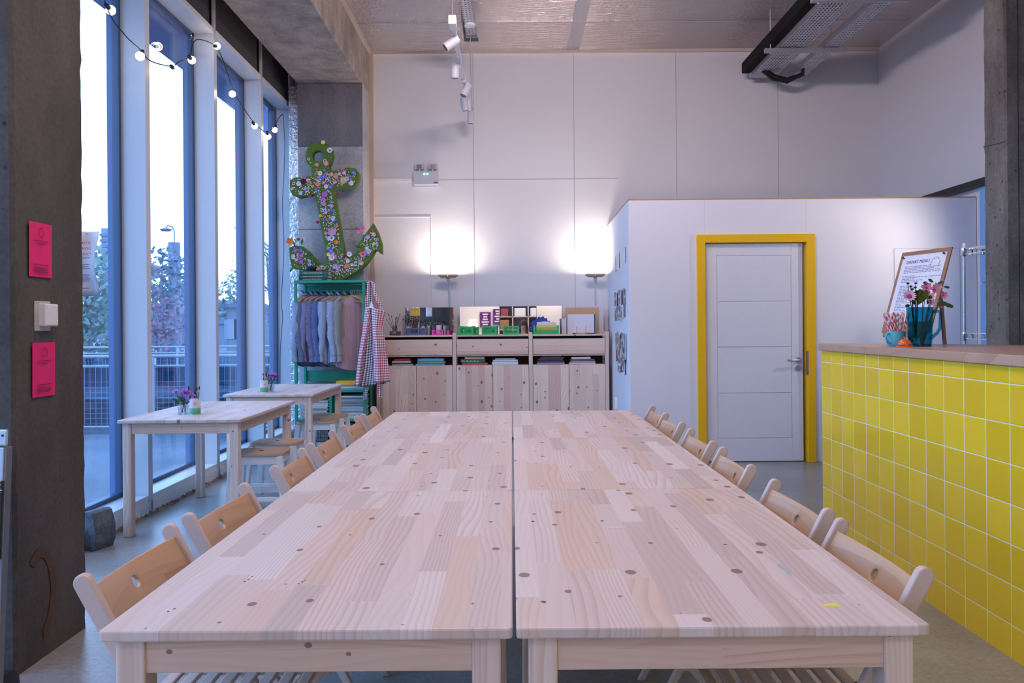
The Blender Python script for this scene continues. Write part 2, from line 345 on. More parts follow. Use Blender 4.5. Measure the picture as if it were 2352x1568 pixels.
def curve_mesh(name, outlines, depth, m, parent=None, bevel=0.):
    """fills flat outlines (the later ones are holes), thick along local Y, drawn in XZ"""
    cu = bpy.data.curves.new(name+'_outline', 'CURVE'); cu.dimensions = '2D'; cu.fill_mode = 'BOTH'; cu.extrude = depth/2; cu.bevel_depth = bevel; cu.bevel_resolution = 1
    for pts in outlines:
        sp = cu.splines.new('POLY'); sp.points.add(len(pts)-1)
        for i, (x, y) in enumerate(pts): sp.points[i].co = (x, y, 0, 1)
        sp.use_cyclic_u = True
    tmp = bpy.data.objects.new('tmp', cu); C.objects.link(tmp)
    dg = bpy.context.evaluated_depsgraph_get(); me = bpy.data.meshes.new_from_object(tmp.evaluated_get(dg)); bpy.data.objects.remove(tmp); bpy.data.curves.remove(cu)
    for v in me.vertices: v.co = Vector((v.co.x, -v.co.z, v.co.y))
    me.name = name; me.materials.clear(); me.materials.append(m); o = bpy.data.objects.new(name, me); C.objects.link(o)
    if parent is not None: o.parent = parent
    return o
def lettering(name, body, size, m, parent, M, extrude=.0004, align='LEFT', shear=0., spacing=1.0):
    """flat raised lettering; M places the text plane (x along the line, y up)"""
    cu = bpy.data.curves.new('t', 'FONT'); cu.body = body; cu.size = size; cu.extrude = extrude; cu.align_x = align; cu.shear = shear; cu.space_character = spacing; cu.resolution_u = 2
    tmp = bpy.data.objects.new('tmp', cu); C.objects.link(tmp); dg = bpy.context.evaluated_depsgraph_get()
    me = bpy.data.meshes.new_from_object(tmp.evaluated_get(dg)); bpy.data.objects.remove(tmp); bpy.data.curves.remove(cu)
    me.transform(M); me.name = name; me.materials.clear(); me.materials.append(m)
    o = bpy.data.objects.new(name, me); C.objects.link(o); o.parent = parent; return o
def frame_M(o, x, y):
    x = Vector(x).normalized(); y = Vector(y).normalized(); z = x.cross(y); o = Vector(o)
    return Matrix(((x.x, y.x, z.x, o.x), (x.y, y.y, z.y, o.y), (x.z, y.z, z.z, o.z), (0, 0, 0, 1)))

# ------------------------------------------------------------ shared materials
white = plaster('white_wall_paint', (.73, .73, .77)); whitep = plaster('partition_paint', (.70, .73, .82))
wframe = mat('white_powder_coat', (.76, .77, .80), .35); navy = mat('dark_blue_frame', (.03, .07, .16), .4)
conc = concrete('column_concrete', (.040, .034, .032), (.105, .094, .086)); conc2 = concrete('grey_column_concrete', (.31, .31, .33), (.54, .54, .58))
conc3 = concrete('beam_concrete', (.22, .185, .15), (.50, .43, .37), 4); floorm = concrete('floor_concrete', (.20, .205, .205), (.34, .35, .355), 1.6, .30, .06, False)
steel = mat('brushed_steel', (.55, .55, .56), .3, 1.); chrome = mat('chrome', (.75, .76, .78), .15, 1.); galv = mat('galvanised_steel', (.45, .46, .49), .42, .7)
black = mat('black_plastic', (.012, .012, .014), .5); yellow = mat('yellow_gloss_paint', (.80, .48, .005), .35)
green = mat('green_paint', (.015, .33, .20), .4); paper = mat('white_paper', (.78, .78, .84), .7); pink = mat('hot_pink_paper', (.80, .004, .16), .6)
wplas = mat('white_plastic', (.78, .78, .80), .4); birchp = mat('birch_post_wood', (.60, .47, .42), .5, noise=.08, nscale=6)
birch = pine('birch_wood', 'Y', 'Z', .4, [(.58, .46, .41), (.62, .50, .44)], 3, 0, .5, .4, .7)
bply = pine('birch_plywood', 'Y', 'Z', .4, [(.52, .33, .20), (.56, .36, .22)], 3, 0, .6, .35, .5)
top_pine = pine('table_pine', 'Y', 'X'); apronX = pine('apron_pine_x', 'X', 'Z', .4, [(.60, .45, .36), (.66, .51, .42)], 3, .5, 1.3, .5, .9)
apronY = pine('apron_pine_y', 'Y', 'Z', .4, [(.60, .44, .34), (.66, .50, .40)], 3, .5, 1.3, .5, .9); legm = pine('leg_pine', 'Z', 'X', .026, [(.58, .43, .35), (.72, .62, .55), (.60, .44, .38)], 3, .6, .8)
doorp = pine('cabinet_pine', 'Z', 'X', .07, [(.62, .46, .38), (.74, .60, .50), (.80, .68, .58), (.66, .47, .40)], 3, 1.1, 1.2, .5); boardp = pine('board_pine', 'X', 'Z', .06, [(.64, .47, .38), (.76, .62, .52), (.70, .53, .45)], 3, .9, 1., .5)

# ------------------------------------------------------------ the room
YB = 9.15; ZC = 4.46; XL = -2.5; XG = -2.68; XR = 4.28; YN = -3.6
structure(MB().box(-2.56, XR+.1, YN, YB+.1, -.2, 0).build('floor', floorm))
structure(MB().box(-2.9, XR+.1, YN-.1, YB+.1, ZC, ZC+.15).build('ceiling', foil()))
structure(MB().box(-2.75, XR+.1, YB, YB+.15, -.1, ZC).build('wall_back', white))
structure(MB().box(XR, XR+.12, YN, YB+.1, -.1, ZC).build('wall_right', white))
structure(MB().box(-2.75, XR+.1, YN-.12, YN, -.1, ZC).build('wall_front', white))
bluep = mat('blue_wall_panel', (.22, .46, .80), .5)  # evenly blue panels along the right wall
b = MB()
b.box(4.255, 4.28, 3.0, 5.9, 0, 2.5); b.box(4.255, 4.28, 5.92, 7.16, 0, 1.62); b.box(4.255, 4.28, 5.92, 7.16, 1.63, 2.5)
structure(b.build('trim_1', bluep, bevel=.004)); 
structure(MB().box(4.20, 4.28, 3.0, 8.6, 2.5, 2.56).build('trim_2', mat('dark_metal_trunking', (.04, .04, .04), .5, .5)))
# ceiling: foil tape over the board joints, pale bead along the top of the walls
tapem = mat('foil_tape', (.62, .60, .62), .22, .8, bump=.4)
b = MB(); b.box(-1.6, 4.2, 8.28, 8.30, ZC-.004, ZC+.001); b.box(.66, .80, 4.0, YB, ZC-.003, ZC+.001)
for y in (3.2, 5.75): b.box(-1.6, 4.2, y, y+.02, ZC-.004, ZC+.001)
structure(b.build('trim_3', tapem))
bead = mat('plaster_bead', (.62, .52, .47), .8, bump=.6)
b = MB(); b.box(-1.63, XR, YB-.03, YB, ZC-.035, ZC); b.box(-1.63, -1.60, 3, YB, ZC-.04, ZC); structure(b.build('trim_4', bead))
b = MB(); b.box(-1.63, -1.585, YB-.06, YB, 0, ZC-.03); structure(b.build('trim_5', mat('raw_timber_edge', (.55, .42, .34), .7)))
# joints of the lining boards on the back wall, and the boxed-out panel with rounded corner at its left
seam = mat('joint_line', (.45, .43, .46), .8)  # darker grey for the board joints and the hatch outline
b = MB()
for px in (1087, 1318, 1553, 1787): x = P(px, 400, YB).x; b.box(x-.003, x+.003, YB-.003, YB, 0, ZC-.04)
x0 = P(852, 500, YB).x; x1 = P(1087, 500, YB).x; x2 = P(989, 500, YB).x; z1 = P(960, 414, YB).z; z2 = P(960, 497, YB).z
b.box(x0, P(1420, 500, YB).x, YB-.002, YB, z1-.003, z1+.003)
structure(b.build('trim_6', seam))
b = MB(); b.box(x0, P(944, 415, YB).x, YB-.03, YB, z1, z1+.02); b.box(x0, x0+.02, YB-.03, YB, 1.0, z1+.02); b.box(x0, x2, YB-.008, YB, z2-.01, z2+.002); b.box(x2-.006, x2, YB-.008, YB, 1.0, z2)
structure(b.build('trim_7', white, bevel=.008))

# partition with the yellow door
YP = 7.24; DX0 = P(1619, 800, YP).x; DX1 = P(1850, 800, YP).x+.01; DZ = P(1735, 557, YP).z; ZP = 2.415; XPL = 1.08
b = MB(); b.box(XPL, DX0, YP, YP+.1, 0, ZP); b.box(DX1, XR-.005, YP, YP+.1, 0, ZP); b.box(DX0, DX1, YP, YP+.1, DZ+.01, ZP)
structure(b.build('wall_partition', whitep, bevel=.003))
b = MB(); b.prism([(XPL, YP+.1), (XPL+.1, YP+.1), (1.215, YB), (1.115, YB)], 'Z', 0, ZP); structure(b.build('wall_partition_side', whitep))
b = MB(); b.box(XPL-.001, XR-.01, YP+.001, YP+.06, ZP, ZP+.012); b.prism([(XPL-.001, YP), (XPL+.06, YP), (1.17, YB), (1.114, YB)], 'Z', ZP, ZP+.014); structure(b.build('trim_8', mat('raw_board_edge', (.42, .26, .16), .8)))
# access hatch outline
hx0 = P(2053, 600, YP).x; hx1 = P(2203, 600, YP).x; hz = P(2130, 571, YP).z; hb = .75
b = MB(); b.box(hx0, hx1, YP-.004, YP, hb, hz); structure(b.build('trim_9', whitep, bevel=.002))
b = MB(); w_ = .004
for (a, c, d, e) in ((hx0-w_, hx1+w_, hz, hz+w_), (hx0-w_, hx0, hb, hz), (hx1, hx1+w_, hb, hz)): b.box(a, c, YP-.003, YP, d, e)
structure(b.build('trim_10', seam))
dr = empty('door_1', ((DX0+DX1)/2, YP, 0), 'white panelled door in a bright yellow frame', 'door'); structure(dr)
hw = (DX1-DX0)/2; DY = .02
b = MB(); gx0 = P(1648, 800, YP).x-dr.location.x; gx1 = P(1820, 800, YP).x-dr.location.x
zs = [P(1735, y, YP).z for y in (586, 692, 797, 903, 1007)]; g = .006; zt = DZ-.005
b.box(-hw+.004, hw-.03, DY+.006, DY+.05, .008, zt)
b.box(-hw+.004, gx0, DY, DY+.007, .008, zt); b.box(gx1, hw-.03, DY, DY+.007, .008, zt); b.box(gx0, gx1, DY, DY+.007, zs[0], zt); b.box(gx0, gx1, DY, DY+.007, .008, zs[4])
for a, c in zip(zs, zs[1:]): b.box(gx0+g, gx1-g, DY, DY+.007, c+g/2, a-g/2)
leaf = b.build('door_leaf', mat('white_door_paint', (.68, .71, .80), .35), dr, bevel=.003)
b = MB(); fw = .075
for sgn in (-1, 1):
    xa, xb = (-hw-fw, -hw) if sgn < 0 else (hw-.004, hw-.004+fw)
    b.box(xa, xb, -.028, .09, 0, DZ+fw)
b.box(-hw, hw-.004, -.028, .09, DZ, DZ+fw)
b.build('door_frame', yellow, dr, bevel=.003)
hp = P(1834, 827, YP)-dr.location; kp = P(1834, 845, YP)-dr.location
b = MB(); b.cyl((hp.x, DY, hp.z), (hp.x, DY-.008, hp.z), .026, n=24); b.tube([(hp.x, DY-.005, hp.z), (hp.x, DY-.05, hp.z), (hp.x-.012, DY-.06, hp.z), (hp.x-.12, DY-.06, hp.z)], .0095, 12)
b.build('door_handle', steel, dr, smooth=True)
b = MB(); b.cyl((kp.x, DY, kp.z), (kp.x, DY-.008, kp.z), .026, n=24); b.cyl((kp.x, DY-.008, kp.z), (kp.x, DY-.012, kp.z), .010, n=16); b.build('keyhole_plate', steel, dr, smooth=True)
b = MB(); b.box(hw-.008, hw+.002, -.032, .0, .80, 1.02); b.build('strike_plate', steel, dr)

# concrete frame of the building
BX0, BX1 = -2.35, -1.63
structure(MB().box(BX0, BX1, YN, YB, 3.96, ZC-.001).build('beam_trim', conc3, bevel=.01)); C.objects['beam_trim'].name = 'trim_11'
col = MB(); col.box(BX0, BX1, 8.7, YB, 0, 3.96); col = structure(col.build('wall_column_back', conc2, bevel=.006))
b = MB()
for z in (P(760, 336, 8.7).z, P(760, 526, 8.7).z): b.box(BX0+.004, BX1-.004, 8.697, 8.7, z-.003, z+.003)
structure(b.build('trim_12', mat('shutter_joint', (.07, .07, .08), .9)))
b = MB(); b.box(BX0+.002, BX1-.002, 8.692, 8.7, P(760, 336, 8.7).z, 3.955); structure(b.build('trim_13', concrete('dark_column_concrete', (.09, .085, .095), (.20, .19, .21), 2)))
structure(MB().box(BX0-.12, BX0+.005, 8.78, 8.84, 0, 3.96).build('trim_14', mat('crinkled_foil', (.70, .70, .74), .25, .9, bump=1.0, nscale=25)))
# left pillar with the posters
b = MB()
def rough_pillar(x0, x1, y0, y1, z1, name, m, seed):
    rr = random.Random(seed); bm = MB()
    nz_ = 90; prev = None
    for i in range(nz_+1):
        z = z1*i/nz_; j = lambda: rr.uniform(-.004, .004)
        rg = [bm.bm.verts.new(p) for p in ((x0, y0, z), (x1-.012, y0+j()*.5, z), (x1+j(), y0+.012+j(), z), (x1, y0+.03, z), (x1, y1-.03, z), (x1+j()*.5, y1-.01+j(), z), (x1-.012, y1, z), (x0, y1, z))]
        if prev: bm.bridge(prev, rg)
        else: bm.bm.faces.new(rg)
        prev = rg
    bm.bm.faces.new(prev); return structure(bm.build(name, m))
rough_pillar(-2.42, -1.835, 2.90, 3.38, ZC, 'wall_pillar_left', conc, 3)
PXR = 1137*5.45/F
rr_ = rough_pillar(-PXR-.5, -PXR, 5.45, 5.70, ZC, 'wall_pillar_right', concrete('weathered_concrete', (.06, .050, .040), (.26, .235, .21), 3), 5)
for v in rr_.data.vertices: v.co.x = -v.co.x
rr_.data.flip_normals()
b = MB(); b.box(PXR+.085, PXR+.09, 5.447, 5.45, 0, ZC); structure(b.build('trim_15', mat('shutter_line', (.05, .045, .04), .9)))
b = MB(); b.beam((-1.833, 2.93, 3.10), (-1.833, 3.37, 3.10), .004, .006); b.beam((PXR-.002, 5.46, 2.52), (PXR-.002, 5.70, 2.54), .004, .006); structure(b.build('trim_16', C.objects['trim_12'].data.materials[0]))

# window wall: tall bays between deep white fins
FY = [5.40 + 1.255*k for k in range(-6, 3)] + [8.98]
FT = .065; ZH = 3.76; ZS = .13
b = MB()
for i, y in enumerate(FY):
    if 2.7 < y < 3.6: continue
    structure(MB().box(XG-.01, XL, y, y+FT, ZS-.02, ZH+.02).box(XL-.022, XL-.003, y+.012, y+FT-.012, 0, ZC).build('trim_%d' % (17+i), mat('fin_powder_coat', (.56, .60, .66), .35)))
n_ = 0
for i in range(len(FY)-1):
    y0 = FY[i]+FT; y1 = FY[i+1]
    n_ += 1
    w = empty('window_%d' % n_, (XG, (y0+y1)/2, 0), 'tall glazed window bay between white fins', 'window'); structure(w); del w['category']
    h = (y1-y0)/2
    MB().box(-.006, .006, -h, h, ZS+.03, ZH-.02).build('glass_pane', glass_mat('window_glass', (.95, .98, 1.0)), w)
    fr = MB(); fr.box(-.035, .012, -h, -h+.03, ZS, ZH); fr.box(-.035, .012, h-.03, h, ZS, ZH); fr.box(-.035, .012, -h, h, ZS, ZS+.03); fr.box(-.035, .012, -h, h, ZH-.03, ZH); fr.build('window_frame', navy, w)
    MB().box(-.085, -.035, h-.0, h+FT, ZS-.2, ZH+.1).build('mullion_cap', mat('blue_mullion_metal', (.06, .15, .34), .4), w)
    MB().box(0, XL-XG, -h, h, ZS-.11, ZS).box(XL-XG-.015, XL-XG+.004, -h, h, 0, ZS-.045).build('window_sill', wframe, w, bevel=.004)
    hd = MB(); hd.box(0, XL-XG, -h, h, ZH, ZH+.05); hd.build('window_head', wframe, w, bevel=.003)
    MB().box(XL-XG-.06, XL-XG-.04, -h-.05, h+.05, ZH+.02, ZC).build('spandrel_panel', mat('dark_spandrel', (.09, .085, .09), .5), w)
dirt = concrete('dirty_mortar', (.10, .07, .05), (.42, .38, .33), 14, .9, 1.0, False)
b = MB(); rr = random.Random(4); prev = None
for k in range(240):
    y = 3.4+k*.0232; w_ = .018+rr.random()*.022*(1+math.sin(k*.21)); hh = .008+rr.random()*.022
    rg = [b.bm.verts.new(p) for p in ((XL, y, 0), (XL, y, hh), (XL+w_*.5, y, hh*.6), (XL+w_, y, .0))]
    if prev:
        b.bridge(prev, rg)
    prev = rg
structure(b.build('trim_30', dirt))
# deep soffit outside above the glass
structure(MB().box(-3.24, -2.86, -4, 12, 3.83, 4.0).build('trim_31', mat('blue_grey_soffit', (.14, .20, .38), .7)))

# ------------------------------------------------------------ outside
grd = concrete('paving', (.085, .11, .15), (.15, .18, .23), .8, .8, .05, False)
structure(MB().box(-400, -2.75, -60, 420, -.4, -.16).build('ground', grd)); C.objects['ground'].name = 'floor_outside'
railm = mat('galvanised_rail', (.26, .30, .35), .4, .2); meshm = glass_mat('grey_mesh_infill', (.42, .52, .64), .4)
def railing(loc, length, label, top=.92, bars=True):
    r = empty('railing', loc, label, 'railing')
    b = MB(); b.tube([(0, 0, top), (length, 0, top)], .024, 10); b.tube([(0, 0, top-.13), (length, 0, top-.13)], .015, 8); b.tube([(0, 0, .12), (length, 0, .12)], .015, 8); b.build('handrail', railm, r, smooth=True)
    for k in range(int(length/1.4)+1):
        MB().box(k*1.4-.02, k*1.4+.02, -.03, .03, 0, top-.01).build('post', railm, r)
    MB().box(0, length, -.006, .006, .14, top-.15).build('infill_panel', meshm, r)
    b = MB()
    k = 0
    while k*.075 < length: b.box(k*.075-.002, k*.075+.002, -.010, -.006, .12, top-.13); k += 1
    for z in range(9): b.box(0, length, -.012, -.008, .16+z*.07, .163+z*.07)
    b.build('wire_mesh', railm, r)
    return r
railing((-7.6, 10.55, -.16), 4.9, 'pale metal railing just outside the tall windows, nearer one', 1.06)
railing((-11.5, 17.2, -.16), 8.5, 'second pale metal railing farther out beyond the nearer railing', 1.02)
MB_ = MB(); MB_.box(-6.6, -2.9, 10.9, 11.1, -.16, .30); tag(MB_.build('low_wall', concrete('pale_low_wall', (.20, .24, .28), (.30, .34, .38), 3, .8, .1, False)), 'low pale wall behind the nearer outdoor railing', 'wall')

def tree(loc, h, r, leafm, barkm, label, n, seed, leaf=.09, trunk=.06, ell=1.2, bare=0):
    rr = random.Random(seed); t = empty('tree', loc, label, 'tree')
    b = MB(); b.tube([(0, 0, 0), (.02*h, 0, h*.4), (0, .01*h, h*.75), (.01*h, 0, h)], [trunk, trunk*.8, trunk*.45, trunk*.12], 8)
    tips = []
    for k in range(18 + bare):
        z = h*(.35+.6*rr.random()); a = rr.random()*2*PI; l = r*(.6+.4*rr.random())*(1.1-.5*z/h)
        e = (l*math.cos(a), l*math.sin(a), z+l*.7); b.tube([(0, 0, z), (e[0]*.5, e[1]*.5, z+l*.25), e], [trunk*.35, trunk*.2, trunk*.06], 5); tips.append(e)
        if bare:
            for q in range(4):
                a2 = a+rr.uniform(-.8, .8); f_ = rr.uniform(.4, 1); s_ = (e[0]*f_, e[1]*f_, z+l*.7*f_); b.tube([s_, (s_[0]+.35*l*math.cos(a2), s_[1]+.35*l*math.sin(a2), s_[2]+.4*l)], [trunk*.12, trunk*.04], 4)
    b.build('trunk', barkm, t, smooth=True)
    f = MB()
    for k in range(n):
        a = rr.random()*2*PI; u = rr.random()**.4; el = rr.uniform(-1, 1); q = math.sqrt(1-el*el)
        c = Vector((r*u*q*math.cos(a), r*u*q*math.sin(a), h*.66+r*ell*u*el)); v1 = Vector((rr.gauss(0, 1), rr.gauss(0, 1), rr.gauss(0, 1))).normalized(); v2 = v1.orthogonal().normalized(); s_ = leaf*rr.uniform(.6, 1.3)
        f.quad(c-v1*s_, c+v2*s_*.6, c+v1*s_, c-v2*s_*.6)
    fo = f.build('foliage', leafm, t); return t
gl1 = mat('hazy_green_leaves', (.15, .22, .19), .8, noise=.35, nscale=2); gl2 = mat('hazy_blue_green_leaves', (.13, .18, .22), .8, noise=.3, nscale=2); rl = mat('hazy_reddish_leaves', (.22, .13, .18), .8, noise=.3, nscale=2)  # pale blue haze is mixed into these leaf colours
bark = mat('grey_bark', (.20, .21, .26), .8)
def ground_at(px, Y): p = P(px, 900, Y); return (p.x, Y, -.16)
tree(ground_at(205, 26), 3.3, 1.7, gl1, bark, 'pale green bushy tree outside, just right of the left pillar', 900, 1, .16, .09)
tree(ground_at(250, 34), 3.6, 2.3, gl2, bark, 'blue-green tree below the distant tower block', 900, 2, .18, .1)
tree(ground_at(372, 21), 3.5, 1.1, gl2, bark, 'thin blue-green tree beside the loudspeaker pole', 650, 3, .09, .06)
tree(ground_at(360, 19.0), 2.2, .8, rl, bark, 'low tree with reddish leaves behind the outdoor railing', 420, 4, .07, .05)
tree(ground_at(548, 67.5), 5.4, 2.2, gl1, bark, 'distant green tree above the flat roofed building', 500, 5, .22, .12)
tree(ground_at(618, 22), 4.0, 1.3, gl2, bark, 'nearly bare tree seen through the last window bay', 90, 6, .06, .07, bare=16)
# pole with street lamp and loudspeakers
pp = ground_at(402, 24); pole = empty('loudspeaker_pole', pp, 'tall grey-blue pole with three horn loudspeakers and a street lamp', 'pole')
pm = mat('hazy_blue_grey_pole', (.10, .13, .21), .5); zt_ = P(402, 557, 24).z+.16  # pole colour includes the bluish tint of outdoor haze
b = MB(); b.tube([(0, 0, 0), (0, 0, zt_)], [.20, .17], 16); b.build('mast', pm, pole, smooth=True)
b = MB(); b.tube([(0, 0, zt_-.02), (0, 0, zt_+.35), (-.05, 0, zt_+.48), (-.2, 0, zt_+.52), (-.25, 0, zt_+.44)], .02, 8); b.lathe([(.03, .06), (.18, 0), (.12, -.05)], (-.25, 0, zt_+.40), 16); b.build('street_lamp', pm, pole, smooth=True)
b = MB()
for z in (-.55, -.75, -.95): b.lathe([(.18, -.05), (.25, 0), (.18, .05)], (0, 0, zt_+z), 16)
b.lathe([(.17, -.1), (.27, -.02), (.27, .05), (.17, .12)], (0, 0, zt_-1.3), 16); b.build('collar', pm, pole, smooth=True)
for (sx_, zz, tl) in ((-1, -.78, -.08), (1, -.52, .05), (1, -.95, -.12)):
    b = MB(); b.tube([(0, 0, zt_+zz), (sx_*.36, 0, zt_+zz)], .03, 8); b.tube([(sx_*.3, 0, zt_+zz), (sx_*.42, 0, zt_+zz+tl*.3), (sx_*.75, -.03, zt_+zz+tl)], [.07, .09, .26], 16, cap=True); b.build('loudspeaker', pm, pole, smooth=True)
# distant tower, houses; distance haze is put into their blue-grey colours
tw = mat('hazy_blue_tower', (.17, .22, .29), .7); twd = mat('tower_window_band', (.10, .14, .21), .5)
c = P(262, 800, 350); zt_ = P(255, 523, 350).z
t = empty('tower_block', (c.x, 350, -.16), 'tall pale tower block with stacked balconies in the distance', 'building')
MB().box(-5.5, 9, 0, 14, 0, zt_).box(1.5, 7, 2, 10, zt_, zt_+6).build('walls', tw, t)
for k in range(17): z = 2+k*(zt_-3)/17; MB().box(-5.9, 9.2, -.6, .05, z, z+1.1).build('balcony', twd, t)
hm = mat('hazy_grey_house', (.14, .17, .23), .8); rm = mat('slate_roof', (.09, .12, .18), .7); wm = mat('pale_window', (.22, .26, .32), .4)  # blue haze mixed into house and roof colours
def house(px0, px1, pyt, pye, Y, label, chim=(), flat=False):
    a = P(px0, 700, Y).x; b_ = P(px1, 700, Y).x; ze = P(px0, pye, Y).z+.16; zr = P(px0, pyt, Y).z+.16; w = (b_-a)/2
    h = empty('house', ((a+b_)/2, Y, -.16), label, 'building')
    MB().box(-w, w, 0, 8, 0, ze).build('walls', hm, h)
    if flat: MB().box(-w-.2, w+.2, -.3, 8.2, ze, zr).build('roof', rm, h)
    else: MB().prism([(-w-.3, ze), (w+.3, ze), (w*.55, zr), (-w*.55, zr)], 'Y', -.3, 8.3).build('roof', rm, h)
    n = max(2, int(w*2/2.6))
    for i in range(n):
        for z in ([ze*.32, ze*.72] if ze > 4 else [ze*.5]):
            x = -w+(i+.5)*2*w/n; MB().box(x-.45, x+.45, -.05, .05, z-.6, z+.6).build('window', wm, h)
    for cx in chim: x = P(cx, 700, Y).x-(a+b_)/2; MB().box(x-.6, x+.6, 3, 5, ze, zr+1.1).build('chimney', hm, h)
    return h
house(375, 440, 662, 694, 95, 'dark roofed house with a chimney behind the loudspeaker pole', (425,))
house(180, 330, 690, 708, 110, 'low dark house row behind the trees below the tower')
house(492, 520, 690, 720, 70, 'gabled grey-blue house beside the flat roofed building')
house(520, 565, 698, 706, 48, 'flat roofed pale building seen through the third window bay', flat=True)
house(340, 470, 735, 745, 58, 'long low building behind the outdoor trees', flat=True)
house(590, 680, 705, 720, 80, 'grey-blue house seen through the last window bay', flat=True)
structure(MB().box(-2.75, -2.48, YN, -2.13, 0, ZC).box(-2.75, -2.5, 9.04, YB+.05, 0, ZC).build('wall_left', white))

# ------------------------------------------------------------ pine tables
def make_table(label, loc, zt=.73, group=None):
    t = empty('pine_table', loc, label, 'table', group)
    r = .009; poly = []
    for cx, cy, a0 in ((.377-r, .6-r, 0), (-.377+r, .6-r, 90), (-.377+r, -.6+r, 180), (.377-r, -.6+r, 270)):
        for k in range(5): a = math.radians(a0+k*22.5); poly.append((cx+r*math.cos(a), cy+r*math.sin(a)))
    MB().prism(poly, 'Z', zt-.021, zt).build('tabletop', top_pine, t, bevel=.004)
    for sx_ in (-1, 1):
        for sy_ in (-1, 1):
            x = sx_*.328; y = sy_*.553
            MB().box(x-.027, x+.027, y-.027, y+.027, 0, zt-.022).build('leg', legm, t, bevel=.004)
    for sy_ in (-1, 1): MB().box(-.302, .302, sy_*.565-.010, sy_*.565+.010, zt-.088, zt-.022).build('apron_rail', apronX, t, bevel=.002)
    for sx_ in (-1, 1): MB().box(sx_*.342-.010, sx_*.342+.010, -.527, .527, zt-.088, zt-.022).build('apron_rail', apronY, t, bevel=.002)
    return t
TX = .380; TY = [1.43+.6+1.204*k for k in range(3)]
gt = 'pine tables pushed together down the middle of the room'
t0 = make_table('long pine table nearest the camera in the left column of six', (-TX, TY[0], 0), .73, gt)
lab = {(-1, 1): 'middle table of the left column of six pushed together', (-1, 2): 'far left table of the six, end nearest the cabinets and anchor',
       (1, 0): 'long pine table nearest the camera in the right column, with a small yellow paint mark', (1, 1): 'middle table of the right column of six pushed together', (1, 2): 'far right table of the six, nearest the white partition'}
for (s_, k), l in lab.items(): dup(t0, (s_*TX, TY[k], 0), l)
# paint marks and pencil scribbles on the near right table
def mark(px, py, w, d, colr, name, par_loc=None):
    Y = .55*F/(py-746+.008*(px-1175)); p = P(px, py, Y); rr = random.Random(int(px)); b = MB()
    pts = [(p.x+w*math.cos(a)*rr.uniform(.4, 1.1), p.y+d*math.sin(a)*rr.uniform(.4, 1.1)) for a in [2*PI*k/11 for k in range(11)]]
    b.prism(pts, 'Z', .7301, .7306); return b.build(name, colr)
near_r = [o for o in C.objects if o.get('label', '').startswith('long pine table nearest the camera in the right')][0]
near_l = t0
def on_table(o, t):
    o.parent = t; o.location = -t.location; return o
ink = mat('dark_pencil', (.08, .08, .12), .8)
on_table(mark(1912, 1390, .022, .012, mat('yellow_paint', (.85, .72, .10), .6), 'paint_mark'), near_r)
on_table(mark(1410, 1211, .05, .008, mat('white_blue_paint', (.55, .62, .74), .6), 'paint_mark'), near_r)
on_table(mark(1800, 1305, .010, .05, mat('grey_blue_smear', (.42, .46, .48), .6), 'paint_mark'), near_r)
for (x, y) in ((1223, 1197), (1247, 1382), (1665, 1250), (1226, 1180), (1381, 1196)): on_table(mark(x, y, .006, .006, ink, 'pencil_mark'), near_r)
for (x, y) in ((570, 1330), (578, 1324), (561, 1335), (694, 1336), (700, 1332), (685, 1340), (655, 1341), (400, 1398), (385, 1404)): on_table(mark(x, y, .003, .003, ink, 'pencil_mark'), near_l)

wt = make_table('pine table by the window holding a jar of purple flowers, nearer of the two', (-2.035, 5.40, 0), .718, 'pine tables along the windows')
dup(wt, (-2.035, 7.15, 0), 'farther pine table by the window, in front of the green clothes rack')

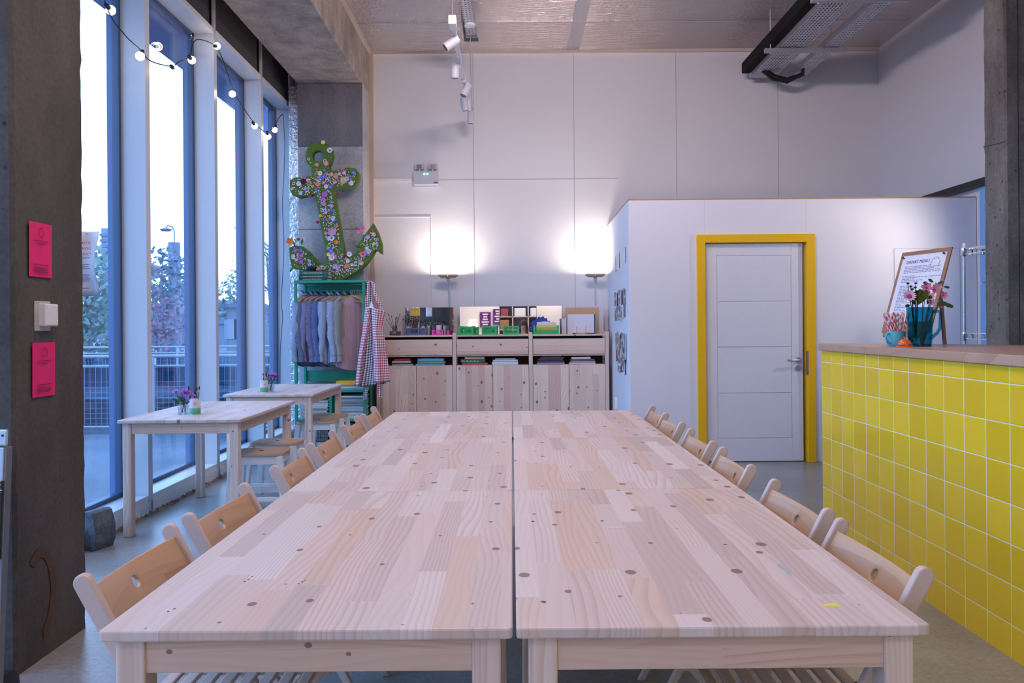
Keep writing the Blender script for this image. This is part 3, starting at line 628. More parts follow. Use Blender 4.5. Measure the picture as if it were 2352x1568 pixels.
# ------------------------------------------------------------ folding chairs
def make_chair(label, loc, rz, group):
    c = empty('folding_chair', loc, label, 'chair', group, rz)     # local +x faces the table
    TOP = Vector((-.235, 0, .772)); FT_ = Vector((.175, 0, .0)); d = (FT_-TOP).normalized(); nrm = Vector((d.z, 0, -d.x))
    for s_ in (-1, 1):
        y0 = s_*.205; b = MB(); w = .019; poly = []
        for k in range(9): a = PI*k/8; q = TOP + nrm*(w*math.cos(a)) - d*(w*math.sin(a)-w); poly.append((q.x, q.z))
        q = FT_ - nrm*w; poly.append((q.x-.004, 0)); q = FT_ + nrm*w; poly.append((q.x+.004, 0))
        b.prism(poly, 'Y', y0-.010*1, y0+.010); b.build('back_post', birchp, c, bevel=.004)
        a_ = Vector((.185, s_*.180, .425)); e_ = Vector((-.21, s_*.180, .0)); MB().beam(a_, e_, .018, .032, (1, 0, 0)).build('leg', birchp, c, bevel=.004)
        MB().box(-.19, .20, s_*.155-.009, s_*.155+.009, .405, .435).build('seat_rail', birchp, c, bevel=.004)
        hb = MB(); hb.lathe([(.006, -.002), (.030, -.002), (.030, .002), (.006, .002)], (-.105, s_*.193, .505), 20, 'Y'); hb.lathe([(.001, -.006), (.007, -.006), (.007, .006), (.001, .006)], (-.105, s_*.192, .505), 12, 'Y'); hb.build('hinge_plate', steel, c)
    # curved backrest board with a finger hole
    b = MB(); bm = b.bm; H = .098; h0 = TOP + d*.034; cen = .047
    def pt(y, v):                                   # v runs down the board
        bow = .030*(1-(y/.195)**2); q = h0 + d*v - nrm*0 ; return (q.x - bow*.9 + .004, y, q.z - bow*.35)
    rh = .0145; sq = .03; nn = 16; circ = []; sqr = []
    for k in range(nn):
        a = 2*PI*k/nn; ca, sa = math.cos(a), math.sin(a); circ.append(bm.verts.new(pt(rh*ca, cen+rh*sa))); m_ = max(abs(ca), abs(sa)); 
        sv = cen + (sa/m_)*(H-cen if sa > 0 else cen); sqr.append(bm.verts.new(pt(sq*ca/m_, sv)))
    for k in range(nn): bm.faces.new((circ[k], circ[(k+1) % nn], sqr[(k+1) % nn], sqr[k]))
    for s_ in (-1, 1):
        side = sorted([v for v in sqr if abs(v.co.y - s_*sq) < 1e-5], key=lambda v: -v.co.z); prev = side; ps = [cen-(cen if False else 0)]
        vv = [(v.co.z) for v in side]; 
        par = [ (h0.z - .0 - z) for z in vv]; lo, hi = min(par), max(par); par = [ (p_-lo)/(hi-lo)*H for p_ in par]
        for j in range(1, 7):
            y = s_*(sq+(.195-sq)*j/6); col_ = [bm.verts.new(pt(y, p_)) for p_ in par]
            for i in range(len(prev)-1): bm.faces.new((prev[i], prev[i+1], col_[i+1], col_[i]))
            prev = col_
    b.build('backrest', bply, c, smooth=True, solid=.009, bevel=.002)
    for k in range(8):
        x = -.155+k*.046; MB().box(x-.014, x+.014, -.19, .19, .436, .448).build('seat_slat', birch, c, bevel=.003)
    b = MB(); b.tube([(-.17, -.17, .045), (-.17, .17, .045)], .008, 8); b.tube([(.15, -.195, .06), (.15, .195, .06)], .008, 8); b.build('stretcher', birchp, c, smooth=True)
    return c
lefts = [(-.662, 1.832, 0, 'left of the near table, closest folding chair to the posters pillar'), (-.655, 2.352, -.03, 'second folding chair from the camera on the window side of the long tables'),
         (-.65, 3.09, .02, 'third folding chair from the camera on the window side'), (-.655, 3.64, .0, 'fourth folding chair from the camera on the window side'),
         (-.65, 4.265, .02, 'fifth folding chair on the window side, second from the far end'), (-.645, 4.77, .03, 'folding chair at the far left end of the long tables, nearest the cabinets')]
c0 = make_chair('folding chair '+lefts[0][3], (lefts[0][0], lefts[0][1], 0), 0, 'folding chairs along the window side of the tables')
for x, y, rz, l in lefts[1:]: dup(c0, (x, y, 0), l, rz)
rights = [(.622, 1.836, 0, 'folding chair on the counter side nearest the camera, beside the tiles'), (.628, 2.352, .02, 'second folding chair from the camera on the counter side, post touching the first'),
          (.632, 3.035, -.02, 'third folding chair from the camera on the counter side'), (.636, 3.605, 0, 'fourth folding chair on the counter side, seen against the yellow door frame'),
          (.640, 4.25, .02, 'fifth folding chair on the counter side, second from the far end'), (.645, 4.70, 0, 'folding chair at the far right end of the long tables, by the partition corner')]
for x, y, rz, l in rights: dup(c0, (x, y, 0), l, PI+rz, 'folding chairs along the counter side of the tables')

# ------------------------------------------------------------ stools
stw = mat('white_stool_paint', (.76, .78, .82), .4)
def make_stool(label, loc, rz):
    s = empty('wooden_stool', loc, label, 'stool', 'white stools with pine seats at the window tables', rz)
    z = .43; w, d = .172, .14; sp = MB(); c = .03
    poly = [(-w+c, -d), (w-c, -d), (w, -d+c), (w, d-c), (w-c, d), (-w+c, d), (-w, d-c), (-w, -d+c)]
    sp.prism(poly, 'Z', z-.022, z); sp.build('seat', mat('stool_pine', (.50, .36, .27), .5, noise=.15, nscale=14), s, bevel=.005)
    MB().lathe([(.001, -.002), (.016, -.002), (.016, .0012), (.001, .0012)], (0, 0, z), 16).build('finger_hole', mat('hole_shadow_dark', (.06, .035, .03), .9), s)
    b = MB(); t_ = .018; y = d-.014; x = w-.014; b.box(-x, x, -y, -y+t_, z-.075, z-.022); b.box(-x, x, y-t_, y, z-.075, z-.022); b.box(-x, -x+t_, -y, y, z-.075, z-.022); b.box(x-t_, x, -y, y, z-.075, z-.022); b.build('seat_frame', stw, s, bevel=.002)
    for sx_ in (-1, 1):
        for sy_ in (-1, 1):
            MB().beam((sx_*(w-.02), sy_*(d-.02), z-.022), (sx_*(w+.025), sy_*(d+.02), 0), .042, .042, (0, 1, 0)).build('leg', stw, s, bevel=.004)
    for sy_ in (-1, 1): MB().box(-w, w, sy_*(d+.008)-.008, sy_*(d+.008)+.008, .11, .14).build('stretcher', stw, s, bevel=.003)
    return s
s0 = make_stool('white stool with pine seat pushed under the nearer window table, front one of two', (-1.73, 5.42, 0), .05)
dup(s0, (-1.76, 5.89, 0), 'white stool just behind the front stool at the nearer window table', -.04)
dup(s0, (-1.765, 7.16, 0), 'white stool in front at the farther window table', .03)
dup(s0, (-1.78, 7.60, 0), 'white stool behind another at the farther window table, close to the rack', 0.)

# ------------------------------------------------------------ yellow tiled counter
WZ = 1.153
ctr = empty('bar_counter', (0, 0, 0), 'counter faced with glossy yellow square tiles', 'counter')
MB().prism([(1.885, -.6), (2.55, -.6), (2.55, 4.2), (2.30, 4.52), (1.885, 4.80)], 'Z', 0, WZ-.045).build('tiled_front', tiles(), ctr)
wtop = MB().prism([(1.868, -.6), (2.70, -.6), (2.70, 4.12), (2.38, 4.52), (1.868, 4.82)], 'Z', WZ-.043, WZ).build('worktop', pine('worktop_wood', 'Y', 'X', .09, [(.42, .27, .19), (.52, .34, .24), (.46, .29, .20)], 2, .3, 1.4, .35), None, bevel=.004)
tag(wtop, 'thick pale wooden worktop lying on the yellow tiled counter', 'worktop')

# glass pitcher
gteal = glass_mat('teal_glass', (.22, .66, .74), 1.0)
pc = P(2112, 793, 4.03); px_, py_ = pc.x, 4.03
pit = empty('glass_pitcher', (px_, py_, WZ), 'blue-green glass pitcher holding flowers on the counter', 'pitcher')
b = MB(); b.lathe([(.050, .0), (.052, .004), (.054, .03), (.056, .10), (.061, .20)], n=14); 
for f in [f for f in b.bm.faces if abs(f.normal.z) > .9 and f.calc_center_median().z > .15]: b.bm.faces.remove(f)
b.build('jug_body', gteal, pit, smooth=False, solid=.004)
MB().lathe([(.0, .001), (.049, .001), (.049, .014), (.0, .014)], n=14).build('thick_base', glass_mat('pale_base_glass', (.5, .75, .78), 1.), pit)
b = MB(); b.tube([(.056, 0, .178), (.085, 0, .180), (.103, 0, .178), (.107, 0, .165), (.104, 0, .095), (.09, 0, .07), (.052, 0, .038)], .0085, 10); b.build('handle', glass_mat('pale_teal_glass', (.20, .62, .70), 1.), pit, smooth=True)
stm = mat('flower_stem', (.04, .12, .03), .6); dleaf = mat('dark_leaf', (.03, .07, .02), .5); bud = mat('dark_purple_buds', (.02, .012, .03), .6)
pkp = mat('pink_petal', (.72, .25, .38), .6, noise=.3, nscale=60); pkl = mat('pale_pink_petal', (.80, .48, .56), .6); prp = mat('purple_centre', (.35, .05, .35), .6); cor = mat('coral_petal', (.70, .28, .22), .6)
def bloom(name, parent, c, d, mp, mc, r=.026, n=6, w=.8, core=.3):
    """one flower: petals round a centre, facing d"""
    c = Vector(c); d = Vector(d).normalized(); x = d.orthogonal().normalized(); y = d.cross(x); b = MB()
    for k in range(n):
        a = 2*PI*k/n; e = x*math.cos(a)+y*math.sin(a); b.petal(c, e+d*.35, d, r, r*w)
    o = b.build(name, mp, parent); 
    q = MB(); q.blob(c+d*r*.12, r*core, r*core, r*core, 1); q.build('flower_centre', mc, o); return o
rr = random.Random(12)
def flower_stem(parent, a, e, name='stem'):
    a = Vector(a); e = Vector(e); m_ = a.lerp(e, .5)+Vector((rr.uniform(-.006, .006), 0, .01)); return MB().tube([a, m_, e], .0018, 5).build(name, stm, parent)
bq = empty('flower_bouquet', (px_, py_, WZ), 'mixed bunch of pink flowers and dark buds standing in the teal pitcher', 'flowers')
def pl_(px, py, dy=0.): q = P(px, py, 4.03+dy); return (q.x-px_, dy, q.z-WZ)
for (x, y, k, r_) in ((2127, 661, 0, .030), (2145, 666, 0, .028), (2135, 683, 1, .026), (2118, 673, 0, .012), (2135, 696, 1, .03), (2165, 678, 0, .022), (2158, 700, 2, .022), (2150, 660, 1, .026)):
    e = pl_(x, y, rr.uniform(-.03, .02)); flower_stem(bq, (rr.uniform(-.03, .03), rr.uniform(-.02, .02), .03), e); bloom('flower', bq, e, (rr.uniform(-.4, .4), -1, rr.uniform(-.1, .6)), (pkp, pkl, cor)[k], prp, r_, 6, .7, .2)
e = pl_(2087, 682, -.03); flower_stem(bq, (-.02, 0, .03), e); bloom('flower', bq, e, (-.3, -1, .5), pkl, prp, .034, 14, .35, .45)
for (x, y) in ((2084, 651), (2102, 650), (2091, 657), (2101, 660), (2094, 664), (2086, 672), (2106, 674), (2104, 669)):
    e = pl_(x, y, rr.uniform(-.03, .03)); flower_stem(bq, (-.02, 0, .04), e); MB().blob(e, .009, .008, .006, 1, .2, rr).build('bud', bud, bq)
b = MB()
for (x, y, dx, dz, l_) in ((2110, 690, -.3, .5, .06), (2104, 700, -.8, .5, .05), (2120, 692, .3, 1, .06), (2144, 648, -1, .3, .04), (2150, 652, .6, .2, .03), (2165, 658, 1, -.3, .03), (2133, 652, -1, .1, .04), (2150, 695, 1, -.2, .05), (2090, 700, -1, -.3, .035), (2165, 697, 1, -.5, .05), (2128, 700, .1, .6, .05)):
    e = pl_(x, y, rr.uniform(-.02, .02)); b.petal(e, (dx, -.2, dz), (0, -1, .3), l_, l_*.5)
b.build('leaves', dleaf, bq)
b = MB()
for k in range(9): b.petal(pl_(2112+rr.uniform(-9, 9), 690+rr.uniform(-4, 12), rr.uniform(-.03, .0)), (rr.uniform(-.7, .7), -.3, .8), (0, -1, .2), .06, .035)
b.build('leaves', mat('olive_leaf', (.10, .17, .02), .5), bq)

# mug of straws, bell
mc_ = P(2058, 792, 4.12); mg = empty('mug', (mc_.x, 4.12, WZ), 'pale blue ceramic mug full of paper straws on the counter', 'mug')
mb_ = mat('pale_blue_glaze', (.13, .46, .58), .25); b = MB()
b.lathe([(.0, 0), (.034, 0), (.040, .006), (.044, .03), (.046, .078), (.043, .078), (.041, .03), (.03, .010), (.0, .010)], n=28); b.build('cup', mb_, mg, smooth=True)
b = MB(); b.tube([(-.040, -.012, .066), (-.060, -.022, .064), (-.068, -.026, .045), (-.058, -.022, .022), (-.038, -.012, .014)], .006, 10); b.build('handle', mb_, mg, smooth=True)
def straw_mat(name, c):
    m, t, b_ = newmat(name); tc = N(t, 'TexCoord'); wv = N(t, 'TexWave', wave_type='BANDS', bands_direction='DIAGONAL', wave_profile='SIN'); wv.inputs['Scale'].default_value = 22; L(t, tc.outputs['Object'], wv.inputs['Vector'])
    cr = N(t, 'ValToRGB'); cr.color_ramp.interpolation = 'CONSTANT'; e = cr.color_ramp.elements; e[0].position = 0; e[0].color = (.85, .83, .82, 1); e[1].position = .5; e[1].color = (*c, 1); L(t, wv.outputs['Fac'], cr.inputs[0]); L(t, cr.outputs[0], b_.inputs['Base Color']); return m
sms = [straw_mat('striped_straw_%s' % n_, c_) for n_, c_ in (('red', (.72, .05, .08)), ('yellow', (.85, .55, .03)), ('pink', (.85, .18, .32)), ('blue', (.15, .30, .55)))]
for k, (sm, nm) in enumerate(zip(sms, ('red', 'yellow', 'pink', 'blue'))):
    for j in range((14, 9, 12, 3)[k]):
        a = rr.random()*2*PI; q = math.sqrt(rr.random()); l_ = .165+rr.random()*.012
        s_ = MB().tube([(.022*q*math.cos(a), .022*q*math.sin(a), .012), (.082*q*math.cos(a), .05*q*math.sin(a), l_)], .0031, 6).build('paper_straw', sm)
        s_.location = mg.location; tag(s_, '%s and white striped paper straw in the pale blue mug' % nm, 'straw', '%s striped paper straws in the mug' % nm)
bl = P(2077, 793, 3.98); bell = empty('service_bell', (bl.x, 3.98, WZ), 'orange metal service bell in front of the mug', 'bell'); om = mat('orange_enamel', (.80, .14, .01), .2, coat=.5)
MB().lathe([(.0, 0), (.041, 0), (.042, .004), (.036, .008), (.0, .008)], n=28).build('base', om, bell, smooth=True)
MB().lathe([(.030, .012), (.034, .013), (.033, .02), (.025, .032), (.012, .040), (.0, .042)], n=28).build('dome', om, bell, smooth=True)
MB().lathe([(.0, .042), (.004, .042), (.004, .047), (.007, .048), (.007, .051), (.0, .052)], n=14).build('push_button', om, bell, smooth=True)

# menu board leaning on a little wooden easel
a_ = math.radians(-75); bb = math.radians(18); u = Vector((math.cos(a_), math.sin(a_), 0)); nb = Vector((-math.sin(a_), math.cos(a_), 0)); v = Vector((0, 0, 1))*math.cos(bb)+nb*math.sin(bb); nf = u.cross(v)
o_ = Vector((2.108, 4.5, 1.221)); 
mbd = empty('menu_board', (2.108, 4.5, WZ), 'slanted drinks menu pinned to a brown board on the counter end', 'menu'); M0 = mbd.location
def slab(name, x0, x1, y0, y1, t0_, t1_, m, par, bev=0.):
    b = MB(); b.box(x0, x1, y0, y1, t0_, t1_); b.bm.transform(frame_M(o_-M0, u, v)); return b.build(name, m, par, bevel=bev)
slab('board', 0, .36, 0, .48, -.008, 0, mat('hardboard', (.32, .16, .09), .6), mbd, .001)
slab('menu_sheet', .022, .338, .062, .455, .0005, .0012, paper, mbd)
Mt = lambda x, y: frame_M(o_-M0+u*x+v*y+nf*.0016, u, v)
navyink = mat('navy_ink', (.02, .02, .30), .6); redink = mat('red_ink', (.62, .04, .08), .6); gink = mat('grey_ink', (.20, .20, .38), .6)
lettering('menu_heading', 'DRINKS MENU', .026, navyink, mbd, Mt(.055, .405), shear=.15)
for k, ch in enumerate('SOMETHING'):
    a = math.radians(190-k*26); r_ = .026; cx, cy = .272, .396; x_ = Vector((math.sin(a), -math.cos(a), 0)); y_ = Vector((math.cos(a), math.sin(a), 0))
    M = frame_M(o_-M0+u*(cx+r_*math.cos(a))+v*(cy+r_*math.sin(a))+nf*.0016, u*x_.x+v*x_.y, u*y_.x+v*y_.y); lettering('round_logo', ch, .014, redink, mbd, M, align='CENTER')
b = MB(); ln = [(.385, .26), (.376, .33), (.367, .29), (.358, .32), (.349, .34), (.329, .15), (.320, .34), (.311, .17), (.302, .22), (.293, .20), (.270, .12), (.261, .18), (.252, .16)]+[(.243-.009*k, .12+.03*(k % 3)) for k in range(17)]
for y, x1 in ln:
    x = .055
    while x < x1-.02: w_ = rr.uniform(.008, .028); b.box(x, min(x+w_, x1), y, y+.0035, .0014, .0018); x += w_+.005
b.bm.transform(frame_M(o_-M0, u, v)); b.build('menu_lines', gink, mbd)
b = MB()
for (x, y) in ((.03, .442), (.325, .444)): b.cyl((x, y, 0), (x, y, .012), .003, .003, 8); b.cyl((x, y, .010), (x, y, .014), .006, .006, 10)
b.bm.transform(frame_M(o_-M0, u, v)); b.build('push_pin', black, mbd)
b = MB(); q0 = o_-M0
for x in (.06, .30): b.beam(q0+u*x-nf*.012, q0+u*x+v*.34-nf*.02, .018, .012, u); b.beam(q0+u*x+v*.3-nf*.03, Vector(((q0+u*x-nf*.16).x, (q0+u*x-nf*.16).y, .004)), .016, .012, u); b.beam(q0+u*x-nf*.012, Vector(((q0+u*x).x, (q0+u*x).y, 0)), .018, .012, u)
b.beam(q0+u*.03-v*.012+nf*.004, q0+u*.34-v*.012+nf*.004, .012, .03, v); b.build('easel', mat('brown_wood', (.30, .16, .09), .6), mbd)

# wire rack behind the right column
rk = empty('wire_rack', (3.76, 6.55, 0), 'chrome wire shelving rack beside the right concrete column', 'rack')
for (x, y) in ((0, 0), (.48, 0), (0, -.42), (.48, -.42)):
    b = MB(); b.tube([(x, y if y else 0, 0), (x, y, 1.93)], .0125, 12)
    for k in range(62): z = .06+k*.03; b.lathe([(.0126, z), (.0136, z+.001), (.0126, z+.002)], (x, y, 0), 12)
    if x == 0 and y: 
        b.bm.free(); continue
    b.build('post', mat('dull_chrome', (.5, .52, .56), .35, .9), rk, smooth=True)
for z in (.35, 1.18, 1.88):
    b = MB(); 
    for dz in (0, -.045): b.tube([(0, 0, z+dz), (.48, 0, z+dz)], .004, 6); b.tube([(0, -.42, z+dz), (.48, -.42, z+dz)], .004, 6); b.tube([(0, 0, z+dz), (0, -.42, z+dz)], .004, 6); b.tube([(.48, 0, z+dz), (.48, -.42, z+dz)], .004, 6)
    for k in range(5): b.tube([(.05+k*.095, 0, z), (.08+k*.095, 0, z-.045)], .004, 6); b.box(.06+k*.095, .075+k*.095, -.005, .005, z-.045, z)
    for k in range(16): b.tube([(.02+k*.03, 0, z), (.02+k*.03, -.42, z)], .0022, 5)
    for (x, y) in ((0, 0), (.48, 0), (.48, -.42)): b.lathe([(.02, -.06), (.024, -.055), (.02, .01)], (x, y, z), 12)
    b.build('wire_shelf', chrome, rk, smooth=True)
lp = empty('clip_lamp', (3.98, 6.30, 2.22), 'small clip lamp fixed above the wire rack behind the column', 'lamp')
dd = (Vector((2.75, 7.24, 1.75))-lp.location).normalized(); b = MB(); b.tube([-dd*.10, -dd*.05, dd*.05], [.015, .03, .06], 16, cap=False); b.build('lamp_shade', black, lp, solid=.002)
MB().tube([(0, 0, -.02), (.1, .1, -.15), (.26, .25, -.29)], .008, 8).build('arm', black, lp)

# ------------------------------------------------------------ left pillar: posters, switch, paper, stone, ladder
def poster(loc, label, gz):
    t = empty('poster', loc, label, 'poster', 'pink posters on the left concrete pillar')
    b = MB(); n = 8; w, h = .148, .21
    for i in range(n):
        b.quad((-.0, -w/2+w*i/n, 0), (0, -w/2+w*(i+1)/n, 0), (0, -w/2+w*(i+1)/n, h), (0, -w/2+w*i/n, h))
    bmesh.ops.remove_doubles(b.bm, verts=b.bm.verts, dist=1e-5)
    for v_ in b.bm.verts: v_.co.x = .003+.006*abs(v_.co.y/w)*(1 if v_.co.z > .1 else .4)
    b.build('sheet', pink, t, solid=.0006)
    b = MB(); dk = mat('dark_print_on_pink', (.22, .0, .06), .6)
    for z, ww in ((.137, .09), (.128, .045), (.045, .10), (.032, .08), (.025, .095), (.018, .085)):
        y = -ww/2
        while y < ww/2-.004: l_ = rr.uniform(.006, .014); b.box(.0085, .0092, y, min(y+l_, ww/2), z, z+.0035); y += l_+.003
    for k in range(12):
        a = 2*PI*k/12; b.box(.0085, .0092, .017*math.sin(a)-.0016, .017*math.sin(a)+.0016, .172+.017*math.cos(a)-.003, .172+.017*math.cos(a)+.003)
    b.build('printed_lines', dk, t); return t
p = -1.833
poster((p, 3.06, P(120, 636, 3.06).z), 'upper pink poster on the left pillar, above the light switch', 0)
poster((p, 3.075, P(122, 910, 3.07).z), 'lower pink poster on the left pillar, below the light switch', 0)
sw = empty('light_switch', (-1.835, 3.085, P(123, 749, 3.085).z), 'white square switch box on a plaster patch between the two pink posters', 'switch')
MB().box(0, .030, -.035, .052, 0, .088).build('switch_plate', wplas, sw, bevel=.004); b = MB(); b.box(-.002, .005, -.060, .042, -.018, .098); b.build('plaster_patch', mat('plaster_patch', (.50, .48, .48), .9, bump=.8), sw, bevel=.004)
MB().box(.028, .032, -.030, .047, .005, .083).build('rocker', wplas, sw, bevel=.002)
b = MB(); q = random.Random(8); pr_ = None
for k in range(26):
    a = 2.5-k*.16; cy, cz = 3.06+.075*math.cos(a), .30+.13*math.sin(a)-k*.003; w2 = .017+.006*q.random(); pa = (b.bm.verts.new((-1.832, cy+w2*math.cos(a), cz+w2*math.sin(a))), b.bm.verts.new((-1.832, cy-w2*math.cos(a), cz-w2*math.sin(a))))
    if pr_: b.bm.faces.new((pr_[0], pr_[1], pa[1], pa[0]))
    pr_ = pa
structure(b.build('trim_32', mat('faded_orange_spray', (.10, .05, .03), .85, noise=.4, nscale=12)))
# white sheet taped to the glass beyond the pillar
pw = P(205, 600, 4.15); sh = empty('paper_notice', (-2.21, 3.82, 1.24), 'curling white paper notice with red heading hanging beyond the left pillar', 'notice')
ctl = P(170, 530, 3.9); ctr_ = P(222, 538, 3.9); cbl = P(170, 680, 3.9); cbr = P(226, 680, 3.9)
sh.location = cbl; b = MB(); rows = []
wpx = (ctr_.x-ctl.x)
for i in range(9):
    t_ = i/8; rows.append([b.bm.verts.new((cbl.x*(1-t_)+ctl.x*t_ + (wpx+.008*(1-t_)**2-.006*math.sin(PI*t_))*s_ - cbl.x, .03*s_*(1-s_)*4+.02*math.cos(2*PI*t_)*s_, (ctl.z-cbl.z)*t_)) for s_ in [k/6 for k in range(7)]])
for r0, r1 in zip(rows, rows[1:]):
    for k in range(6): b.bm.faces.new((r0[k], r0[k+1], r1[k+1], r1[k]))
b.build('sheet', paper, sh, smooth=True, solid=.0006)
Hs = ctl.z-cbl.z
for i, tx in enumerate(('WHAT IS', 'SOMETHING', 'GOOD?')): lettering('red_heading', tx, .017, redink, sh, Matrix.Translation((wpx-.018, .0, Hs*(.79-.085*i)))@Matrix.Rotation(PI/2, 4, 'X')@Matrix.Translation((0, 0, .022)), align='RIGHT', shear=.1)
b = MB()
for k, z in enumerate((.57, .47, .44, .41, .31, .28, .25, .22, .11)): b.box(.035, wpx-.02-.004*(k % 3), -.024, -.0235, Hs*z, Hs*z+.004)
b.build('printed_lines', gink, sh)
MB().beam((wpx*.5, .03, Hs-.01), (-.36, .12, Hs+.02), .003, .002).build('hanging_tape', mat('clear_tape', (.6, .6, .62), .4), sh)
# stone
b = MB(); b.prism([(-.085, 0), (.055, 0), (.083, .05), (.085, .13), (.045, .215), (.015, .225), (-.08, .215), (-.092, .1)], 'Y', -.09, .09)
b.bm.transform(Matrix.Rotation(-.35, 4, 'Z')); st = b.build('stone_block', concrete('dark_stone', (.06, .08, .11), (.15, .18, .22), 14, .9, .9, False), None, bevel=.004); st.location = (-2.425, 4.60, 0); st.scale = (.72, .85, 1)
tag(st, 'rough dark grey stone block on the floor beside the left pillar', 'stone')
# folded aluminium trolley with a black lettered strip at the left edge
al = mat('aluminium', (.66, .68, .72), .35, .8); TL = empty('folding_trolley', (-1.92, 2.60, 0), 'folded aluminium trolley standing at the left edge, strip reading Depot', 'trolley')
e1 = P(20, 985, 2.6); tp = e1-TL.location; bt = P(-6, 1560, 2.6)-TL.location; bt.z = 0.0; bt.x = tp.x-.045
w_ = .34; up_ = (tp-bt).normalized(); xx = Vector((1, 0, 0)); 
def lean(name, x0, x1, z0, z1, y0, y1, m, bev=.003):
    b = MB(); b.box(x0, x1, y0, y1, z0, z1); b.bm.transform(Matrix(((1, 0, up_.x, bt.x), (0, 1, 0, 0), (0, 0, up_.z, 0), (0, 0, 0, 1)))); return b.build(name, m, TL, bevel=bev)
HT = tp.z/up_.z
lean('top_plate', -w_, 0, HT-.055, HT, -.01, .0, al, .005); lean('folded_deck', -w_, -.012, HT-.40, HT-.06, -.004, .012, al)
lean('side_rail', -.028, -.004, 0, HT-.06, .0, .03, mat('grey_metal', (.25, .25, .27), .4, .6)); lean('side_rail', -w_, -w_+.024, 0, HT-.06, .0, .03, mat('grey_metal', (.25, .25, .27), .4, .6))
lean('lettered_strip', -.048, -.010, HT-.43, HT-.17, -.008, -.003, black, .001); lean('base_plate', -w_, 0, 0.0, .02, -.2, .03, al)
b = MB(); b.lathe([(.001, -.001), (.004, -.001), (.004, .001), (.001, .001)], (bt.x+up_.x*(HT-.02)-.014, -.0105, (HT-.02)*up_.z), 12, 'Y'); b.build('hole', black, TL)
wink = mat('white_ink', (.75, .75, .75), .5); rink = mat('red_print', (.45, .02, .02), .5)
for tx, zz, m_ in (('The', HT-.415, wink), ('WORKPLACE', HT-.365, rink), ('Depot', HT-.235, wink)):
    M = frame_M((bt.x+up_.x*zz-.016, -.0085, up_.z*zz), up_, (-1, 0, 0)); lettering('strip_lettering', tx, .026, m_, TL, M)
for s_ in (-w_+.02, -.02): b = MB(); b.lathe([(.02, -.015), (.06, -.012), (.06, .012), (.02, .015)], (bt.x+s_, .07, .06), 20, 'X'); b.build('wheel', black, TL)

# ------------------------------------------------------------ flower anchor
moss = mat('moss_green', (.10, .18, .03), .95, noise=.5, nscale=70, bump=1.0)
AY = 8.50
AO = P(640+500/4.354, 300+1300/4.354, AY)
def ap(x, y, dy=0.): q = P(640+x/4.354, 300+y/4.354, AY); return (q.x-AO.x, dy, q.z-AO.z)
anc = empty('flower_anchor', AO, 'big mossy green anchor covered in paper flowers hung on the grey column', 'anchor decoration')
outl = [(345, 430), (340, 370), (295, 325), (280, 240), (300, 185), (350, 147), (420, 135), (490, 152), (530, 200), (540, 270), (520, 330), (500, 358), (512, 425), (600, 405), (700, 385), (765, 395), (798, 440), (797, 500), (762, 558), (640, 575), (545, 580), (560, 680), (590, 850), (620, 1000), (640, 1120), (660, 1240), (700, 1290), (760, 1255), (800, 1205), (835, 1155), (800, 1155), (850, 1080), (945, 950), (990, 1030), (1025, 1140), (1025, 1220), (970, 1185), (930, 1260), (860, 1350), (760, 1420), (680, 1470), (600, 1505), (520, 1490), (440, 1450), (330, 1400), (210, 1380), (150, 1370), (130, 1300), (120, 1180), (170, 1160), (235, 1170), (300, 1220), (380, 1310), (440, 1345), (492, 1340), (480, 1200), (460, 1080), (440, 980), (415, 830), (395, 720), (375, 630), (300, 650), (215, 665), (150, 640), (125, 590), (128, 510), (170, 485), (270, 475), (355, 465)]
hole = [(400+66*math.cos(2*PI*k/20), 262+63*math.sin(2*PI*k/20)) for k in range(20)]
A2 = lambda L_: [(ap(x, y)[0], ap(x, y)[2]) for x, y in L_]
curve_mesh('moss_body', [A2(outl), A2(hole)], .07, moss, anc, .012)
def inside(x, y):
    c = False; n = len(outl); j = n-1
    for i in range(n):
        (xi, yi), (xj, yj) = outl[i], outl[j]
        if (yi > y) != (yj > y) and x < (xj-xi)*(y-yi)/(yj-yi)+xi: c = not c
        j = i
    return c and math.hypot(x-400, y-262) > 85
pcol = {'white': (.78, .74, .80), 'lilac': (.52, .35, .66), 'purple': (.42, .14, .50), 'pink': (.74, .22, .42), 'rose': (.70, .30, .36), 'orange': (.88, .24, .02), 'yellow': (.88, .60, .06), 'blue': (.12, .17, .62), 'red': (.68, .02, .04), 'plum': (.05, .01, .06), 'cream': (.80, .72, .45), 'paleb': (.45, .58, .80), 'coral': (.78, .25, .18), 'magenta': (.80, .04, .22)}
pm_ = {k: mat(k+'_paper_petal', v_, .7) for k, v_ in pcol.items()}
protos = {}
fr_ = random.Random(21)
def anchor_flower(x, y, col_, r=.024, core='yellow', n=6, dz=.052, w=.85, tilt=0.):
    key = (col_, core, n)
    if key in protos:
        o = protos[key].copy(); C.objects.link(o); c_ = children(protos[key])[0].copy(); C.objects.link(c_); c_.parent = o
    else:
        o = bloom('paper_flower', None, (0, 0, 0), (0, -1, 0), pm_[col_], pm_[core], 1.0, n, w, .28); protos[key] = o
    o.parent = anc; p_ = ap(x, y); o.location = (p_[0], -dz, p_[2]); o.scale = (r, r, r); o.rotation_euler = (fr_.uniform(-.2, .2), fr_.uniform(0, 6.3), fr_.uniform(-.25, .25)+tilt)
    return o
